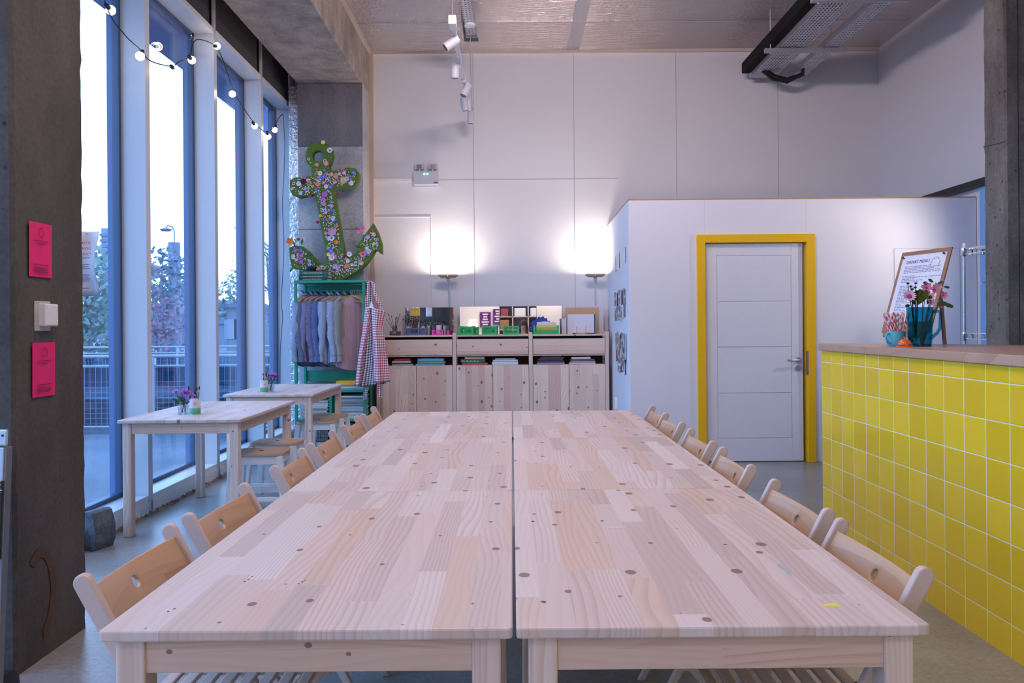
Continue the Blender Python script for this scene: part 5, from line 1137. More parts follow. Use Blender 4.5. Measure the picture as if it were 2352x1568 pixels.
wc = crate(1226, 1281, .095, 8.76, gcr, 'widest green crate holding paper sheets and a blue cut-out', low=True)
cs = mat('cream_sheet', (.74, .70, .70), .7)
def sheets(px0, px1, h0, h1, Y, m, nm, label, rot=0.):
    xa = P(px0, 750, Y).x; xb = P(px1, 750, Y).x; w = (xb-xa)/2; q = random.Random(int(px0)); poly = [(-w, h0), (w, h0)]+[(w*(1-2*k/6), h1-.012*abs(1-k/3)*q.random()) for k in range(7)]
    o = MB().prism(poly, 'Y', 0, .012).build(nm, m); o.location = ((xa+xb)/2, Y, ZT); o.rotation_euler = (0, rot, 0); return tag(o, label, 'paper')
sheets(1231, 1278, .008, .108, 8.80, mat('yellow_card_sheet', (.82, .62, .22), .7), 'paper_sheets', 'yellow card sheets in the wide green crate'); sheets(1232, 1276, .008, .145, 8.83, cs, 'paper_sheets', 'off-white paper sheets behind the yellow ones in the wide green crate')
b = MB(); poly = []; n = 26
for k in range(n+1):
    a = math.radians(200-k*(220/n)); r_ = .17*(1 if k % 2 else .86)*(1-.25*abs(math.cos(a))*(1 if a < PI/2 else .4)); poly.append((r_*math.cos(a)*.95, .02+r_*math.sin(a)*.92))
poly.append((.10, -.0)); poly.append((-.1, -.0)); poly.reverse()
o = b.prism([(x, max(y, .0)) for x, y in poly], 'Y', 0, .004).build('paper_cut_out', mat('royal_blue_paper', (.03, .06, .38), .7)); o.location = onshelf(1243, 8.86)+Vector((0, 0, .03)); o.rotation_euler = (0, .12, 0); tag(o, 'jagged royal blue paper cut-out sticking up from the wide green crate', 'paper')
# pad on a peg stand and tan board at the right
o = MB().box(-.19, .19, 0, .006, 0, .30).build('backing_board', mat('tan_board', (.58, .36, .22), .8)); o.location = onshelf(1337, 8.97); o.rotation_euler = (-.03, 0, 0); tag(o, 'large tan board leaning against the wall behind the white pad', 'board')
o = MB().box(-.14, .15, 0, .005, 0, .315).build('white_panel', mat('white_board', (.62, .62, .68), .6)); o.location = onshelf(1355, 8.984); tag(o, 'white panel behind the tan board at the right end of the shelf', 'panel')
pd = empty('paper_pad', onshelf(1334, 8.84), 'large white paper pad propped upright on peg stand', 'pad'); pd.rotation_euler = (-.05, 0, 0)
MB().box(-.148, .145, 0, .03, .012, .222).build('pages', mat('pad_paper', (.66, .67, .78), .7), pd); MB().box(.145, .158, .004, .036, .012, .222).build('dark_edge', mat('dark_green_edge', (.01, .07, .06), .6), pd); MB().box(.158, .172, .01, .05, .012, .205).build('green_edge', mat('sage_edge', (.20, .36, .28), .6), pd)
ps = empty('peg_stand', onshelf(1334, 8.80), 'little wooden peg stand holding the white pad', 'stand'); b = MB(); b.box(-.062, .062, 0, .10, 0, .010)
for s_ in (-1, 1): b.box(s_*.052-.003, s_*.052+.003, 0, .006, 0, .085)
b.build('stand_frame', hang_w, ps)
o = MB().box(-.052, .0, 0, .12, 0, .175).build('ring_binder', mat('pale_lilac_binder', (.58, .56, .64), .6)); o.location = onshelf(1300, 8.82); tag(o, 'pale lilac ring binder beside the white pad', 'binder')
o = MB().box(-.03, .03, 0, .11, 0, .17).build('ring_binder', mat('white_binder', (.66, .65, .70), .6)); o.location = onshelf(1308, 8.84); tag(o, 'white binder squeezed between the lilac binder and the pad', 'binder')
# brush pots
hair = mat('dark_bristles', (.03, .02, .02), .8); bh = [mat('brush_handle_%s' % n_, c_, .4) for n_, c_ in (('black', (.02, .02, .03)), ('cream', (.60, .52, .40)), ('red', (.35, .05, .04)), ('blue', (.04, .07, .25)), ('brown', (.20, .10, .05)))]
def brush(base, tip, kind, label, group, r=.0028, head=True, name='paintbrush'):
    base = Vector(base); tip = Vector(tip); t = empty(name, base, label, 'brush' if name == 'paintbrush' else name, group); d = tip-base
    MB().tube([(0, 0, 0), d*.8], [r, r], 6).build('handle', bh[kind], t)
    if head: MB().tube([d*.78, d*.86], [r*1.2, r*1.3], 6).build('ferrule', steel, t); MB().tube([d*.85, d*.93, d], [r*1.3, r*1.7, r*.3], 6).build('bristles', hair, t)
    return t
def pot(loc, r, h, m, label, n, seed, spread=.05, hmax=.10, name='brush_pot', green_band=False, mark_=None, group=None, lab_b='thin paintbrush standing in the ', kinds=(0, 1, 2, 3, 4)):
    t = empty(name, loc, label, 'pot'); b = MB(); b.lathe([(.0, 0), (r, 0), (r, h), (r-.003, h), (r-.003, .004), (.0, .004)], n=20); b.build('pot_body', m, t, smooth=True)
    if green_band: MB().lathe([(r+.0004, .004), (r+.0012, .006), (r+.0012, h*.40), (r+.0004, h*.41)], n=20).build('green_band', mat('soft_green', (.10, .40, .22), .6), t, smooth=True)
    q = random.Random(seed)
    for k in range(n):
        a = q.random()*2*PI; u = q.random()**.5; l_ = h+hmax*q.uniform(.45, 1)
        brush((loc[0]+r*.5*u*math.cos(a), loc[1]+r*.5*u*math.sin(a), loc[2]+.006), (loc[0]+(r*.7+spread*u)*math.cos(a), loc[1]+(r*.7+spread*u*.5)*math.sin(a), loc[2]+l_), q.choice(kinds), lab_b+label_short(label), 'brushes in the '+label_short(label), .0028 if n < 9 else .0024, q.random() < .75)
    return t
def label_short(l): return ' '.join(l.split(',')[0].split()[:5])
sb = empty('small_crate', onshelf(906, 8.80), 'dark slate box under the brush jar at the left end of the shelf', 'box'); MB().box(-.055, .055, -.03, .07, 0, .048).build('box_body', dcr, sb, bevel=.002); MB().box(-.02, .018, -.0315, -.03, .022, .036).build('gold_print', mat('gold_print', (.45, .42, .25), .5), sb)
j0 = onshelf(906, 8.82); j0.z += .049
pot(j0, .030, .058, glass_mat('clear_jar_glass', (.85, .88, .92), 1.), 'clear glass jar, fanned brushes, on the dark slate box', 9, 3, .085, .15, 'brush_jar', kinds=(0, 0, 4))
crate(930, 977, .082, 8.78, bcr, 'slate blue crate with brush pots in it')
pot(onshelf(937, 8.84), .030, .100, mat('lilac_pot', (.55, .50, .66), .4), 'lilac pot, inside the slate blue crate at left', 9, 4, .02, .08, 'brush_pot')
pot(onshelf(950, 8.86), .026, .085, glass_mat('clear_jar_glass'), 'clear jar, inside the slate blue crate in the middle', 7, 5, .04, .10, 'brush_jar', kinds=(0, 4, 1))
pot(onshelf(971, 8.86), .022, .105, mat('pink_white_pot', (.66, .55, .62), .4), 'pinkish pot, inside the slate blue crate at right', 5, 6, .02, .07)
pot(onshelf(983, 8.84), .020, .108, galv, 'slim steel tin, beside the slate blue crate', 5, 7, .02, .07)
crate(993, 1014, .06, 8.77, pkc, 'hot pink little crate in front of the white mug')
mgp = onshelf(1007, 8.87)
pot(mgp, .032, .112, mat('white_glaze', (.72, .70, .78), .3), 'white mug, behind the hot pink crate', 11, 8, .03, .07, 'brush_mug', kinds=(0, 0, 3))
pot(onshelf(1020, 8.87), .019, .108, galv, 'plain steel tin, right of the white mug', 5, 9, .015, .07, kinds=(0, 0, 3))
o = MB().box(-.035, .03, 0, .05, 0, .072).build('pencil_box', mat('dark_teal_box', (.04, .09, .10), .6)); o.location = onshelf(991, 8.88); tag(o, 'dark teal pencil box behind the hot pink crate', 'box')
o = MB().lathe([(.0, 0), (.016, 0), (.018, .05), (.0, .055)], n=14).build('pink_pot', pkc, smooth=True); o.location = onshelf(1028, 8.82); tag(o, 'small hot pink pot at the right of the left mirror', 'pot')

# uplighter lamps standing behind the shelves, washing the wall
shade_m = mat('bronze_grey_metal', (.30, .24, .20), .45, .6); bulb_on = mat('lit_lamp_bulb', (1, .9, .75), .5, emit=(1, .80, .58), es=10)
def uplight(px, py, label):
    Y = 9.085; q = P(px, py, Y-.12); t = empty('floor_lamp', (q.x, Y, 0), label, 'lamp', 'uplighter floor lamps at the back wall'); z = q.z
    MB().tube([(.012, 0, .02), (.012, 0, z-.14), (0, -.12, z-.02)], .0105, 12).build('pole', mat('white_lamp_pole', (.70, .70, .74), .4), t, smooth=True); MB().box(-.09, .10, -.045, .055, 0, .02).build('base', mat('white_lamp_pole', (.7, .7, .7), .4), t, bevel=.005)
    b = MB(); b.tube([(.012, -.04, z-.10), (.0, -.12, z-.03)], [.014, .024], 14); b.build('joint', mat('white_lamp_pole', (.7, .7, .7)), t, smooth=True)
    b = MB(); b.box(-.108, -.003, -.175, -.065, z-.016, z-.004); b.box(.003, .108, -.175, -.065, z-.016, z-.004); b.box(-.085, .085, -.162, -.078, z-.030, z-.016)
    for (a, c, d, e) in ((-.108, .108, -.175, -.170), (-.108, .108, -.070, -.065), (-.108, -.103, -.175, -.065), (.103, .108, -.175, -.065)): b.box(a, c, d, e, z-.006, z+.006)
    b.build('lamp_shade', shade_m, t, bevel=.002); MB().box(-.09, .09, -.15, -.09, z-.003, z).build('bulb', bulb_on, t)
    l = light('lamp_light', 'AREA', (q.x, Y-.12, z+.012), 11, (1, .82, .68), (q.x, Y-.12, z+2), shape='RECTANGLE', size=.17, size_y=.06)
    return t
uplight(1028, 632, 'floor lamp uplighter rising between the left and middle mirrors'); uplight(1366, 630, 'floor lamp uplighter near the partition, behind the white pad')

# photos on the side of the partition
SN = [snapshot('photo_print_%d' % k, k+1, h_) for k, h_ in enumerate(((.10, .16, .40), (.30, .12, .12), (.08, .22, .20), (.16, .18, .30), (.30, .26, .30), (.05, .08, .20)))]
q = random.Random(31)
def side_x(y): return XPL+(1.115-XPL)*(y-YP)/(YB-YP)
def print_card(y, z, w, h, m, name, label, cat, group, tilt=.0, lean_=0.):
    o = MB().box(-.0012, .0012, -w/2, w/2, -h, 0).build(name, m); o.location = (side_x(y)-.003-abs(math.sin(lean_))*w/2*.0, y, z); o.rotation_mode = 'XYZ'; o.rotation_euler = (tilt, 0, lean_); return tag(o, label, cat, group)
for (y, z, h) in ((8.30, 1.985, .15), (8.16, 1.99, .15), (7.99, 2.005, .155), (7.83, 2.02, .15), (7.78, 2.0, .20), (7.50, 2.01, .15)): print_card(y, z, .105, h, mat('plain_card', (.72, .70, .68), .6), 'blank_card', 'blank white card in the top row on the partition side', 'card', 'white cards in the top row', q.uniform(-.05, .05), q.uniform(-.2, .2))
for row, (zt_, n, lb) in enumerate(((1.615, 8, 'upper cluster, top row'), (1.475, 7, 'upper cluster, bottom row'), (1.185, 8, 'lower cluster, top row'), (1.06, 8, 'lower cluster, middle row'), (.95, 6, 'lower cluster, bottom row'))):
    for k in range(n):
        y = 7.50+.92*k/8+q.uniform(-.02, .02)+(.05 if row in (1, 4) else 0); print_card(y, zt_+q.uniform(-.025, .02), .10, .145, SN[q.randrange(6)], 'photo_print', 'glossy photo print on the partition side, %s' % lb, 'photo', 'photo prints, %s' % lb, q.uniform(-.06, .06), q.uniform(-.35, .35))
o = MB().box(-.03, 0, -.045, .045, -.06, .06).build('wall_socket', wplas, bevel=.004); o.location = (side_x(8.3)-.0, 8.3, .42); o.location.z = P(1408, 925, 8.3).z; tag(o, 'white wall socket low on the partition side', 'socket')

# emergency light on the back wall
el = empty('emergency_light', P(978, 410, YB-.03), 'grey emergency light box with two small lamp heads and green lights', 'light'); el.location.y = YB
MB().box(-.145, .145, -.07, 0, -.075, .075).build('housing', mat('pale_grey_housing', (.50, .54, .62), .45), el, bevel=.005)
for x in (-.078, .078):
    MB().box(x-.05, x+.05, -.06, -.01, .105, .165).build('lamp_head', mat('clear_grey_plastic', (.55, .54, .58), .3), el, bevel=.006); MB().box(x-.03, x+.03, -.063, -.06, .112, .155).build('reflector', chrome, el); MB().cyl((x, -.035, .07), (x, -.035, .11), .008, n=10).build('stalk', wplas, el)
b = MB(); b.blob((-.018, -.072, .045), .011, .004, .011, 2); b.build('indicator_light', mat('green_led', (.2, 1, .5), .4, emit=(.15, 1, .45), es=4), el)
b = MB(); b.blob((.018, -.072, .045), .011, .004, .011, 2); b.build('indicator_light', mat('green_led', (.2, 1, .5)), el)
MB().box(.09, .135, -.0712, -.07, -.062, -.048).build('small_print', mat('dark_small_print', (.08, .08, .12), .5), el)

# suspended track with five spot heads
tk = empty('track_light', (-.45, 6.25, 3.66), 'white ceiling track with five cylindrical spotlight heads', 'light'); LT = 2.62; wt_ = mat('white_metal_spot', (.62, .64, .72), .4)
MB().box(-.018, .018, 0, LT, -.012, .012).build('track_rail', wt_, tk); MB().box(-.03, .03, -.08, .06, -.02, .05).build('feed_box', wt_, tk, bevel=.003)
for y in (0., 1.1, 1.75): MB().box(-.022, .022, y+.25, y+.33, -.03, .014).build('adaptor', wt_, tk)
for y in (-.02, 1.25, 2.5): MB().cyl((0, y, .01), (0, y, ZC-3.66), .0016, n=5).build('suspension_wire', mat('grey_wire', (.4, .4, .42), .5), tk)
for (px, py, Y, d) in ((1036, 99, 6.48, (-.65, -.1, -.5)), (1044, 163, 7.15, (-.02, .1, -1)), (1069, 207, 7.75, (-.35, -.15, -.8)), (1066, 240, 8.2, (.15, .1, -1)), (1080, 270, 8.75, (0, 0, -1))):
    c = P(px, py, Y)-tk.location; d = Vector(d).normalized(); h = MB(); rr_s = .038; h.tube([c-d*.068, c-d*.060, c+d*.065], [rr_s*.85, rr_s, rr_s], 20); sp_ = h.build('spot_head', wt_, tk, smooth=True)
    MB().tube([c+d*.0652, c+d*.067], [rr_s*.8, rr_s*.8], 20).build('lens', mat('dark_lens', (.10, .10, .14), .2), sp_)
    MB().tube([(0, c.y, -.01), (0, c.y, c.z+.03), c-d*.04], .006, 8).build('arm', wt_, tk)
# small perforated tray, detector and hanging cords near it
tr = empty('cable_tray', (P(1076, 30, 7.6).x, 7.2, ZC-.22), 'short narrow perforated tray hanging over the track light', 'cable tray'); MB().box(-.055, .055, -1.6, .9, -.004, 0).build('tray_floor', perforated('perforated_steel'), tr); b = MB(); b.box(-.057, -.053, -1.6, .9, -.004, .05); b.box(.053, .057, -1.6, .9, -.004, .05); b.build('side_lips', galv, tr)
MB().box(-.075, -.062, .45, .9, -.02, .22).box(-.075, .07, .86, .9, -.045, -.02).build('hanging_bracket', mat('dark_grey_metal', (.05, .06, .06), .6), tr)
dt = P(1078, 58, 7.75); sd = empty('smoke_detector', (dt.x, 7.75, dt.z), 'round white smoke detector under the narrow ceiling tray', 'detector'); MB().lathe([(.0, -.018), (.03, -.018), (.055, -.010), (.058, .0), (.058, .012), (.0, .012)], n=28).build('detector_body', wplas, sd, smooth=True); MB().cyl((0, 0, .012), (0, 0, ZC-dt.z-.21), .012, n=10).build('mount', wplas, sd)
o = MB().tube([P(1079, 75, 8.0), P(1080, 130, 8.2), P(1081, 200, 8.4), P(1084, 258, 8.8)], .004, 6).build('hanging_cord', mat('grey_wire', (.4, .4, .42), .5), smooth=True); tag(o, 'thin pale cord hanging from the narrow tray to the track end', 'cord')
# big cable trays at the upper right
TYa, TYb = 5.0, 8.95
bt_ = empty('cable_tray', (2.86, TYa, 4.06), 'wide perforated steel cable tray at upper right, left one of the pair', 'cable tray'); MB().box(-.14, .14, 0, TYb-TYa, 0, .003).build('tray_floor', perforated('perforated_steel_wide'), bt_); b = MB(); b.box(-.143, -.14, 0, TYb-TYa, 0, .06); b.box(.14, .143, 0, TYb-TYa, 0, .06); b.build('side_lips', galv, bt_)
bt2 = empty('cable_tray', (3.25, TYa, 4.06), 'narrower perforated steel cable tray right beside the wide one', 'cable tray'); MB().box(-.08, .08, 0, TYb-TYa-.1, 0, .003).build('tray_floor', perforated('perforated_steel_narrow'), bt2); b = MB(); b.box(-.083, -.08, 0, TYb-TYa-.1, 0, .06); b.box(.08, .083, 0, TYb-TYa-.1, 0, .06); b.build('side_lips', galv, bt2)
cbm = mat('black_cable_sheath', (.008, .008, .010), .45)
for k in range(6): o = MB().tube([(2.76+.035*k, TYa+.05, 4.078), (2.755+.035*k, 6.5, 4.08), (2.76+.035*k, 8.7+.02*k, 4.078)], .011, 6).build('black_cable', cbm, smooth=True); tag(o, 'black cable lying in the wide ceiling tray', 'cable', 'cables in the wide tray')
o = MB().box(2.62, 2.71, TYa, 8.92, 4.10, 4.22).build('ventilation_duct', mat('black_duct', (.004, .004, .005), .7, spec=.15), bevel=.01); tag(o, 'long black square duct along the left of the cable trays', 'duct')
b = MB(); b.tube([(2.80, 8.70, 4.07), (2.92, 8.74, 4.0), (3.08, 8.76, 3.97), (3.24, 8.72, 4.03), (3.20, 8.6, 4.09)], [.03, .04, .035, .025, .02], 10); o = b.build('cable_loop', cbm, smooth=True); tag(o, 'fat black cable bundle looping between the ends of the two trays', 'cable')
for y, lb in ((7.98, 'steel support bar under the cable trays, nearest the back wall'), (6.74, 'steel support bar under the cable trays, farther from the back wall'), (5.6, 'steel support bar under the trays, above the frame edge')):
    s_ = empty('support_bar', (3.0, y, 4.0), lb, 'support'); MB().box(-.42, .42, -.02, .02, .015, .055).build('channel', galv, s_)
    for x in (-.36, .25): MB().cyl((x, 0, 0), (x, 0, ZC-4.0), .005, n=6).build('threaded_rod', galv, s_)

# festoon lights strung along the window fins
FX = -2.43
def fp(px, py):
    dx = px-1175; dy = py-746; xu = dx-.008*dy; return P(px, py, FX*F/xu)
ctrl = [(225, -40), (243, 12), (258, 45), (290, 85), (322, 115), (345, 140), (392, 152), (410, 142), (433, 130), (444, 97), (460, 91), (492, 104), (508, 130), (520, 165), (537, 212), (560, 250), (581, 280), (600, 298), (612, 304), (628, 292), (640, 270), (648, 262)]
cp = [fp(x, y) for x, y in ctrl]
def smooth_pts(pts, n=5):
    out = []
    for i in range(len(pts)-1):
        p0 = pts[max(i-1, 0)]; p1 = pts[i]; p2 = pts[i+1]; p3 = pts[min(i+2, len(pts)-1)]
        for k in range(n): t = k/n; out.append(.5*((2*p1)+(-p0+p2)*t+(2*p0-5*p1+4*p2-p3)*t*t+(-p0+3*p1-3*p2+p3)*t**3))
    return out+[pts[-1]]
fs = empty('festoon_lights', cp[9], 'string of round warm bulbs looped along the tall window fins', 'string lights'); O_ = fs.location.copy()
MB().tube([p-O_ for p in smooth_pts(cp)], .004, 6).build('cord', black, fs, smooth=True)
bulbm = mat('lit_festoon_bulb', (1, .95, .85), .4, emit=(1, .84, .62), es=6)
for (sx0, sy0, bx_, by_) in ((243, 12, 257, 27), (326, 118, 317, 136), (392, 152, 401, 161), (433, 130, 443, 142), (492, 106, 503, 105), (537, 212, 527, 221), (580, 281, 585, 291), (612, 303, 615, 313), (632, 290, 629, 302)):
    a = fp(sx0, sy0)-O_; c = fp(bx_, by_)-O_; d = (c-a).normalized(); so = MB().tube([a-d*.006, a+d*.012, a+d*.034], [.012, .015, .015], 10).build('socket', black, fs, smooth=True)
    b = MB(); cc = a+d*.055; b.blob(cc, .029, .029, .029, 3); b.build('bulb', bulbm, so, smooth=True)
    light('bulb_light', 'POINT', cc+O_+Vector((.0, 0, 0)), 1.0, (1, .72, .45), shadow_soft_size=.035)
for (px, py) in ((461, 82), (650, 250)): c = fp(px, py); o = MB().lathe([(.0, 0), (.03, 0), (.024, .008), (.008, .012), (.0, .02)], (0, 0, 0), 20, 'X').build('suction_hook', glass_mat('clear_plastic', (.9, .9, .95), 1.)); o.location = (XL-.02, c.y, c.z); tag(o, 'clear suction hook holding the string lights, %s' % ('above the second bay' if px < 500 else 'near the column'), 'hook')
dc = [fp(649, 262), fp(653, 330), fp(651, 400), fp(648, 470), fp(651, 560), fp(648, 640), fp(645, 690), fp(648, 730), fp(643, 800), fp(642, 880), fp(641, 960)]
dO = dc[0].copy(); o = MB().tube([p-dO for p in smooth_pts(dc)], .004, 6).build('power_cord', mat('dark_blue_cord', (.05, .07, .14), .5), smooth=True); o.location = dO; tag(o, 'thin dark power cord hanging wavily down the last white fin', 'cord')

# pots and flowers on the window tables
lilf = mat('lilac_thistle', (.40, .16, .62), .7); wpot = mat('white_tin', (.66, .62, .72), .5)
def window_set(jx, jy, tx, ty, Yj, Yt, near):
    nm = 'nearer' if near else 'farther'; q = P(jx, jy, Yj); z = .718
    jar = empty('glass_jar', (q.x, Yj, z), 'clear glass jar of purple flowers on the %s window table' % nm, 'jar'); b = MB(); b.lathe([(.028, 0), (.031, .005), (.032, .055), (.024, .075), (.022, .095)], n=20)
    for f in [f for f in b.bm.faces if f.calc_center_median().z > .09 and abs(f.normal.z) > .9]: b.bm.faces.remove(f)
    b.build('jar_body', glass_mat('clear_jar_glass', (.88, .92, .95), 1.), jar, smooth=True, solid=.002)
    bq_ = empty('flower_posy', (q.x, Yj, z), 'purple thistle-like flowers in the glass jar on the %s window table' % nm, 'flowers')
    R_ = random.Random(5 if near else 6)
    for k in range(8):
        e = (R_.uniform(-.045, .045), R_.uniform(-.03, .03), R_.uniform(.105, .15)); MB().tube([(R_.uniform(-.015, .015), R_.uniform(-.01, .01), .01), (e[0]*.4, e[1]*.4, .08), e], .0013, 5).build('stem', stm, bq_)
        bloom('flower', bq_, e, (e[0]*8, -.6, 1), lilf if k else mat('dark_red_flower', (.22, .01, .06), .7), prp, .026, 14, .28, .4)
    b = MB()
    for k in range(7): b.petal((R_.uniform(-.03, .03), R_.uniform(-.02, .01), R_.uniform(.06, .10)), (R_.uniform(-1, 1), -.2, .4), (0, -1, .2), .045, .014)
    b.build('leaves', stm, bq_)
    t_ = P(tx, ty, Yt); pt_ = pot((t_.x, Yt, z), .033, .105, wpot, 'white and green tin, pencils and brushes, on the %s window table' % nm, 8, 11 if near else 15, .035, .085, 'pencil_tin', True, lab_b='pencil or brush on %s window table in the ' % nm)
    lettering('printed_letter', 'P', .024, mat('pink_red_print', (.75, .12, .18), .6), pt_, frame_M((.008, -.0332, .062), (1, .25, 0), (0, 0, 1)))
window_set(420, 940, 447, 938, 5.13, 5.10, True); window_set(621, 890, 606, 892, 6.83, 6.78, False)

# ------------------------------------------------------------ behind the camera: what the mirrors show
sk = mat('skin', (.62, .38, .30), .55); hairm = mat('brown_hair', (.09, .04, .025), .6); topm = mat('dark_jumper', (.05, .05, .08), .9); jean = mat('blue_jeans', (.05, .08, .18), .9)
pr = empty('person', (.27, -.75, 0), 'person with long brown hair and glasses seated, dark jumper, seen in the mirror', 'person')
def skin(name, joints, edges, rad, m, par, root=0, sub=2):
    me = bpy.data.meshes.new(name); me.from_pydata([tuple(j) for j in joints], edges, []); me.materials.append(m); o = bpy.data.objects.new(name, me); C.objects.link(o); o.parent = par
    md = o.modifiers.new('skin', 'SKIN'); 
    for i, r_ in enumerate(rad): me.skin_vertices[0].data[i].radius = (r_, r_) if isinstance(r_, (int, float)) else r_; me.skin_vertices[0].data[i].use_root = (i == root)
    md.use_smooth_shade = True; s_ = o.modifiers.new('sub', 'SUBSURF'); s_.levels = sub; s_.render_levels = sub; return o
# faces +Y, sits on a stool
J = [(0, 0, .52), (0, .01, .70), (0, 0, .92), (0, 0, 1.04), (0, .01, 1.10), (0, .015, 1.17), (0, .02, 1.24), (0, .02, 1.33),
     (-.15, 0, 1.0), (-.21, .03, .78), (-.13, .20, .66), (.15, 0, 1.0), (.21, .03, .78), (.13, .20, .66),
     (-.10, .05, .50), (-.13, .42, .50), (-.13, .40, .10), (-.13, .50, .045), (.10, .05, .50), (.13, .42, .50), (.13, .40, .10), (.13, .50, .045)]
E_ = [(0, 1), (1, 2), (2, 3), (3, 4), (4, 5), (5, 6), (6, 7), (3, 8), (8, 9), (9, 10), (3, 11), (11, 12), (12, 13), (0, 14), (14, 15), (15, 16), (16, 17), (0, 18), (18, 19), (19, 20), (20, 21)]
RD = [(.15, .11), (.13, .09), (.15, .10), (.09, .07), .05, (.06, .07), (.078, .092), (.06, .07), .06, .045, .03, .06, .045, .03, .085, .06, .045, .04, .085, .06, .045, .04]
skin('body', J, E_, RD, sk, pr)
skin('jumper', [J[0], J[1], J[2], (0, 0, 1.05), J[8], J[9], (-.14, .18, .67), J[11], J[12], (.14, .18, .67)], [(0, 1), (1, 2), (2, 3), (3, 4), (4, 5), (5, 6), (3, 7), (7, 8), (8, 9)], [(.17, .13), (.15, .11), (.17, .12), (.09, .075), .075, .058, .045, .075, .058, .045], topm, pr)
skin('jeans', [J[0], J[14], J[15], (-.13, .40, .14), J[18], J[19], (.13, .40, .14)], [(0, 1), (1, 2), (2, 3), (0, 4), (4, 5), (5, 6)], [(.16, .12), .10, .075, .06, .10, .075, .06], jean, pr)
for s_ in (-1, 1):
    b = MB(); b.tube([(s_*.13, .34, .02), (s_*.13, .44, .05), (s_*.13, .58, .035)], [.045, .05, .035], 12); b.build('shoe', black, pr, smooth=True)
    h = skin('hand', [(s_*.13, .20, .66), (s_*.105, .27, .64), (s_*.12, .32, .625), (s_*.105, .325, .622), (s_*.09, .32, .622), (s_*.075, .31, .625), (s_*.125, .355, .60), (s_*.105, .362, .598), (s_*.087, .355, .598), (s_*.07, .34, .605), (s_*.07, .25, .65), (s_*.055, .28, .64)], [(0, 1), (1, 2), (1, 3), (1, 4), (1, 5), (2, 6), (3, 7), (4, 8), (5, 9), (1, 10), (10, 11)], [.026, .03, .010, .010, .010, .009, .008, .008, .008, .007, .011, .009], sk, pr, sub=1)
b = MB(); b.blob((0, -.005, 1.30), .088, .105, .105, 3); b.tube([(0, -.06, 1.32), (0, -.08, 1.2), (0, -.08, 1.05)], [.08, .09, .06], 14)
for s_ in (-1, 1): b.tube([(s_*.055, .03, 1.36), (s_*.088, .02, 1.26), (s_*.09, .02, 1.14), (s_*.085, .05, 1.02)], [.02, .028, .032, .018], 10)
b.build('hair', hairm, pr, smooth=True)
b = MB(); b.blob((0, .108, 1.235), .014, .022, .022, 2); b.build('nose', sk, pr, smooth=True)
b = MB(); b.blob((0, .098, 1.195), .026, .008, .008, 2); b.build('mouth', mat('lips', (.45, .12, .12), .5), pr, smooth=True)
for s_ in (-1, 1):
    MB().blob((s_*.032, .093, 1.262), .012, .009, .007, 2).build('eye', mat('eye_white', (.7, .7, .7), .3), pr, smooth=True); MB().blob((s_*.032, .101, 1.262), .005, .003, .005, 1).build('iris', black, pr)
    MB().blob((s_*.082, .01, 1.24), .012, .02, .03, 2).build('ear', sk, pr, smooth=True)
b = MB()
for s_ in (-1, 1):
    b.tube([(s_*.034+.024*math.cos(a), .112, 1.258+.018*math.sin(a)) for a in [2*PI*k/16 for k in range(17)]], .0025, 6, cap=False); b.tube([(s_*.058, .11, 1.262), (s_*.085, .02, 1.265)], .002, 5)
b.tube([(-.01, .114, 1.262), (.01, .114, 1.262)], .002, 5); b.build('glasses', black, pr)
stl = dup(s0, (.27, -.75, 0), 'white stool behind the camera under the seated person', 0); 
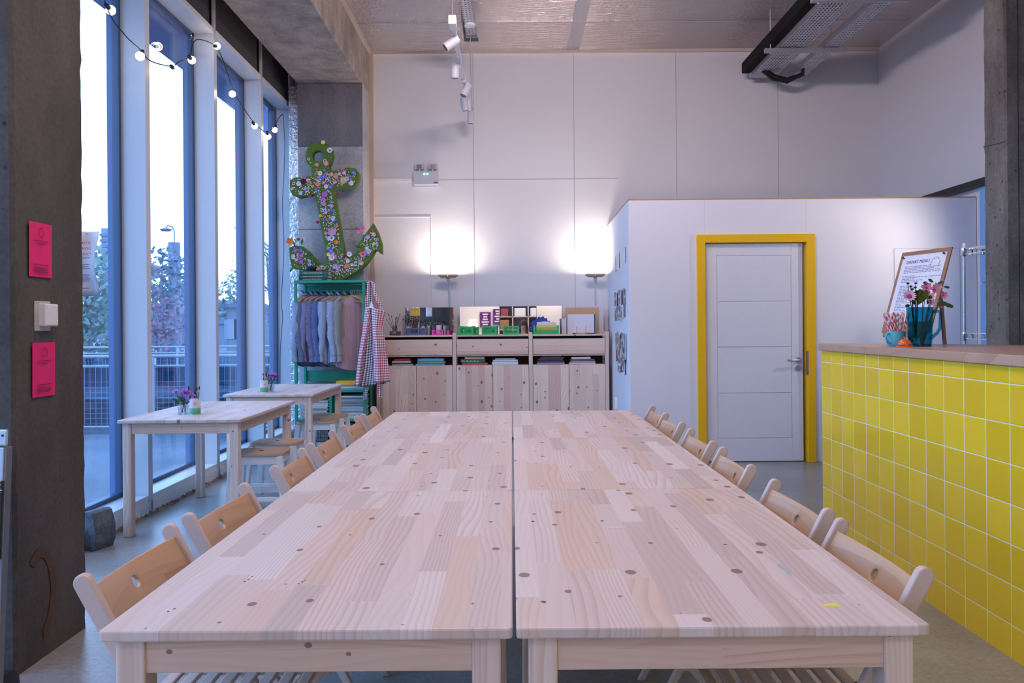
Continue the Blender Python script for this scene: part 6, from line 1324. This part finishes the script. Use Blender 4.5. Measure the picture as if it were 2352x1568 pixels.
# open shelves, signs and a lamp along the wall behind
wm_ = mat('pale_shelf_board', (.52, .49, .46), .6)
sv = empty('open_shelves', (.22, YN+.20, 0), 'open cube shelving on the wall behind the camera, seen in the mirror', 'shelves')
for x in (-.62, -.20, .22, .64): MB().box(x-.015, x+.015, -.19, .17, 0, 2.3).build('upright', wm_, sv)
for z in (.02, .45, .88, 1.15, 1.50, 1.90, 2.28): MB().box(-.62, .64, -.19, .17, z-.012, z+.012).build('shelf', wm_, sv)
MB().box(-.62, .64, -.195, -.188, 0, 2.3).build('back_panel', mat('shelf_back', (.32, .30, .30), .8), sv)
for (x, z, w, h, cc, lb) in ((0, 1.512, .15, .22, (.70, .72, .80), 'white storage box on the middle shelf seen in the mirror'), (.43, 1.512, .15, .22, (.66, .68, .76), 'second white storage box on the middle shelf behind the camera'), (-.42, 1.162, .12, .25, (.35, .20, .08), 'brown box on the left of the open shelves'), (0, 1.912, .17, .22, (.02, .02, .02), 'black storage bag on the top shelf behind the camera'), (.43, 1.912, .14, .18, (.6, .6, .6), 'pale grey bag on the top shelf behind the camera'), (.45, 1.162, .13, .2, (.62, .62, .70), 'pale box on the lower right of the open shelves'), (-.42, 1.512, .1, .2, (.30, .05, .08), 'dark red box on the left of the open shelves')):
    o = MB().box(-w, w, -.14, .14, 0, h).build('storage_box', mat(lb.split()[0]+'_box_%d' % int(z*1000+x*10), cc, .6), bevel=.01); o.location = (.22+x, YN+.22, z); tag(o, lb, 'box')
ps_ = mat('purple_sign_board', (.10, .01, .16), .5)
for (x, z, lb) in ((-.62, 1.30, 'purple sign board with white lines on the wall behind the camera, right one'), (-.98, 1.22, 'purple sign board with white lines on the wall behind the camera, left one')):
    t = empty('purple_sign', (x, YN+.03, z), lb, 'sign'); MB().box(-.15, .15, -.01, .01, 0, .42).build('board', ps_, t); b = MB(); q = random.Random(int(x*100))
    for k in range(5): w = q.uniform(.05, .11); b.box(-w, w, .01, .012, .06+k*.07, .095+k*.07)
    b.build('printed_lines', wplas, t)
tl = empty('table_lamp', (-1.30, YN+.35, .92), 'white table lamp glowing on the wall side behind the camera', 'lamp'); MB().lathe([(.0, 0), (.07, 0), (.07, .015), (.02, .02), (.015, .30), (.0, .30)], n=16).build('base', wplas, tl, smooth=True); MB().tube([(0, 0, .28), (0, 0, .52)], [.14, .09], 20, cap=False).build('lamp_shade', mat('glowing_shade', (.9, .8, .65), .7, emit=(1, .72, .45), es=2.5), tl, smooth=True)
dk_ = empty('side_table', (-1.3, YN+.35, 0), 'small pale side table under the glowing table lamp', 'table'); MB().box(-.3, .3, -.25, .25, .89, .92).build('tabletop', wm_, dk_)
for sx_ in (-1, 1):
    for sy_ in (-1, 1): MB().box(sx_*.27-.02, sx_*.27+.02, sy_*.22-.02, sy_*.22+.02, 0, .89).build('leg', wm_, dk_)
light('back_wall_lamp', 'AREA', (-.6, YN+.9, 3.2), 45, (1, .80, .62), (-.6, YN, 1.5), shape='RECTANGLE', size=.8, size_y=.2)
light('back_wall_lamp', 'AREA', (1.3, YN+.9, 3.0), 40, (1, .80, .62), (1.3, YN, 1.5), shape='RECTANGLE', size=.8, size_y=.2)
bpy.context.view_layer.update()
